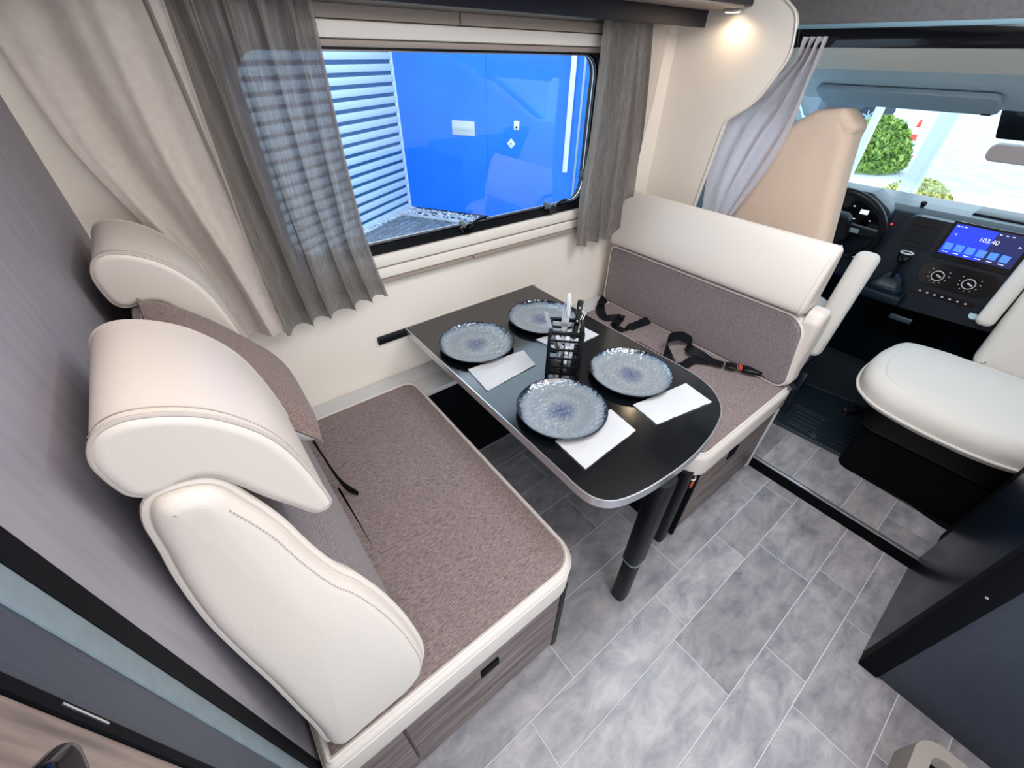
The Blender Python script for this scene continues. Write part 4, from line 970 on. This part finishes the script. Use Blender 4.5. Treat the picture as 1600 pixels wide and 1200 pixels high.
obj('seam_strip', wallbox(A_, tb_, nb_, 2.86, 2.89, GZ+.04, 2.7, .001, .02), 'silver', t)
# gravel strip and pavers
b_ = bmesh.new(); rg = random.Random(3)
for i in range(900):
    s = rg.uniform(0, 2.6); d = rg.uniform(.02, .42); p = A_+tb_*s+nb_*d
    if rg.random() < .35: p = A_+tc_*rg.uniform(0, 1.6)+nc_*rg.uniform(.03, .14)
    r_ = rg.uniform(.014, .03)
    bmesh.ops.create_icosphere(b_, subdivisions=1, radius=r_, matrix=Matrix.Translation((p.x, p.y, GZ+r_*.5)) @ Matrix.Rotation(rg.uniform(0, 3), 4, 'Z') @ Matrix.Diagonal((1.2, .9, .7, 1)))
tag(obj('gravel', b_, 'gravel'), 'pale gravel strip at the foot of the blue wall', 'gravel', kind='stuff')
pv = struct('paving', box(1.0, 5.2, 4.4, 6.75, GZ, GZ+.008), 'tyre')
tag(pv, kind='structure')
cnt = 0
dirx = tc_; diry = nc_
for i in range(-2, 13):
    for j in range(14):
        p = A_ + dirx*(i*.21+(.105 if j % 2 else 0)+.02) + diry*(.20+j*.105)
        if (A_-p).dot(-nb_) < .48 : continue
        if not (1.2 < p.x < 4.9 and 4.5 < p.y < 6.7): continue
        m_ = Matrix(((dirx.x, diry.x, 0, p.x), (dirx.y, diry.y, 0, p.y), (0, 0, 1, GZ+.02), (0, 0, 0, 1)))
        obj('paver', box(-.1, .1, -.048, .048, -.012, .006+R.uniform(0, .003), mtx=m_), 'brick', pv, smooth=False); cnt += 1
t = wallbox(A_, tb_, nb_, 0, 3.0, GZ, GZ+.05, .43, .49, .006)
tag(obj('kerb', t, 'concrete'), 'narrow pale kerb between gravel and paving', 'kerb')

# front yard
def bush(name, c, rx, ry, rz_, n, m, label, leaf=.05):
    t = thing(name, label, 'bush', (c[0], c[1], GZ))
    bm = bmesh.new(); rg = random.Random(int(c[0]*10))
    for i in range(n):
        d = Vector((rg.gauss(0, 1), rg.gauss(0, 1), abs(rg.gauss(0, 1)))).normalized(); k = 1-abs(rg.gauss(0, .10)); k *= 1+.10*noise.noise(d*3)
        p = Vector((c[0]+d.x*rx*k, c[1]+d.y*ry*k, GZ+.1+d.z*rz_*k))
        q = Vector((rg.gauss(0, 1), rg.gauss(0, 1), rg.gauss(0, 1))).normalized(); r_ = q.orthogonal().normalized()*leaf*rg.uniform(.6, 1.3); s_ = q.cross(r_)*.5
        v = [bm.verts.new(p+r_), bm.verts.new(p+s_), bm.verts.new(p-r_), bm.verts.new(p-s_)]; bm.faces.new(v)
    obj('foliage', bm, m, t, smooth=False)
    b = bmesh.new(); bmesh.ops.create_icosphere(b, subdivisions=3, radius=1, matrix=Matrix.Translation((c[0], c[1], GZ+.1)) @ Matrix.Diagonal((rx*.86, ry*.86, rz_*.86, 1)))
    obj('inner_growth', wavy(b, .12, 1.5), m, t)
    b = bmesh.new(); tube([(c[0], c[1], GZ), (c[0]+.02, c[1], GZ+.2)], .05, 8, bm=b); obj('stem', b, 'taupe', t)
bush('bush', (14.3, 3.72), 1.0, .85, 1.0, 5500, 'foliage', 'rounded green clipped bush beyond the windscreen', .075)
bush('bush', (10.6, 1.75), .9, .55, .42, 2500, 'foliage2', 'low yellow-green shrub just above the dashboard', .05)
t = thing('traffic_cone', 'red and white striped traffic cone between the bush and the double post', 'cone', (17.3, 3.62, GZ))
for z0, z1, r0, r1, m in ((.03, .22, .17, .145, 'cone_red'), (.22, .40, .145, .115, 'whitesteel'), (.40, .56, .115, .085, 'cone_red'), (.56, .72, .085, .055, 'whitesteel'), (.72, .90, .055, .025, 'cone_red')):
    obj('stripe', cyl((17.3, 3.62, GZ+z0), (17.3, 3.62, GZ+z1), r0, r1, 20), m, t)
obj('foot', box(17.08, 17.52, 3.40, 3.84, GZ, GZ+.03, bev=.01), 'cone_red', t)
# white double poles
pt_ = thing('canopy_post', 'pale steel double post standing outside the windscreen', 'post', (4.6, .83, GZ))
obj('post', cyl((4.6, .868, GZ), (4.6, .872, 2.4), .012, n=16), 'whitesteel', pt_)
obj('post', cyl((4.6, .76, GZ), (4.6, .79, 2.4), .014, n=16), 'whitesteel', pt_)
obj('infill_plate', box(4.596, 4.604, .79, .86, GZ, 2.4), 'whitesteel', pt_)
pt_ = thing('canopy_post', 'white slim post outside, left of the bush', 'post', (4.6, 1.26, GZ))
obj('post', box(4.57, 4.63, 1.225, 1.275, GZ, 2.4, bev=.006), 'whitesteel', pt_)
obj('foot_plate', box(4.5, 4.7, 1.15, 1.35, GZ, GZ+.01), 'whitesteel', pt_)
# parked car, seen from low cab: only wheel and bumper in view
cr_ = thing('parked_car', 'dark parked car with alloy wheel at the top of the windscreen view', 'car', (24, 7.2, GZ))
cm = Matrix.Translation((23.6, 8.1, GZ)) @ Matrix.Rotation(math.radians(-58), 4, 'Z')
b_ = pad(rpoly([(-2.2, .25), (2.2, .25), (2.3, .6), (2.1, .85), (1.3, .95), (.6, 1.4), (-1.2, 1.42), (-2.0, 1.0), (-2.25, .8)], .1, 4), 0, 1.75, FY, .08, .08); b_.transform(cm); obj('body', b_, 'carpaint', cr_)
b_ = pad(rpoly([(1.2, .93), (.58, 1.33), (-1.15, 1.35), (-1.7, .98)], .05, 4), -.005, 1.755, FY); b_.transform(cm); obj('windows', b_, 'blackgloss', cr_)
for wx in (-1.35, 1.35):
    for wy in (-.02, 1.77):
        b_ = cyl((wx, wy-.1, .33), (wx, wy+.1, .33), .33, n=32); b_.transform(cm); wh = obj('wheel', b_, 'tyre', cr_)
        b_ = cyl((wx, wy-.12, .33), (wx, wy+.12, .33), .08, n=12)
        for k in range(7):
            a = 2*PI*k/7; add_box(b_, .03, .24, -.115, .115, -.025, .025, mtx=Matrix.Translation((wx, wy, .33)) @ Matrix.Rotation(a, 4, 'Y'))
        b_.transform(cm); obj('rim', b_, 'silver', wh)
b_ = box(2.2, 2.33, .2, 1.55, .5, .75, bev=.03); b_.transform(cm); obj('headlamp_bar', b_, 'ledge', cr_)
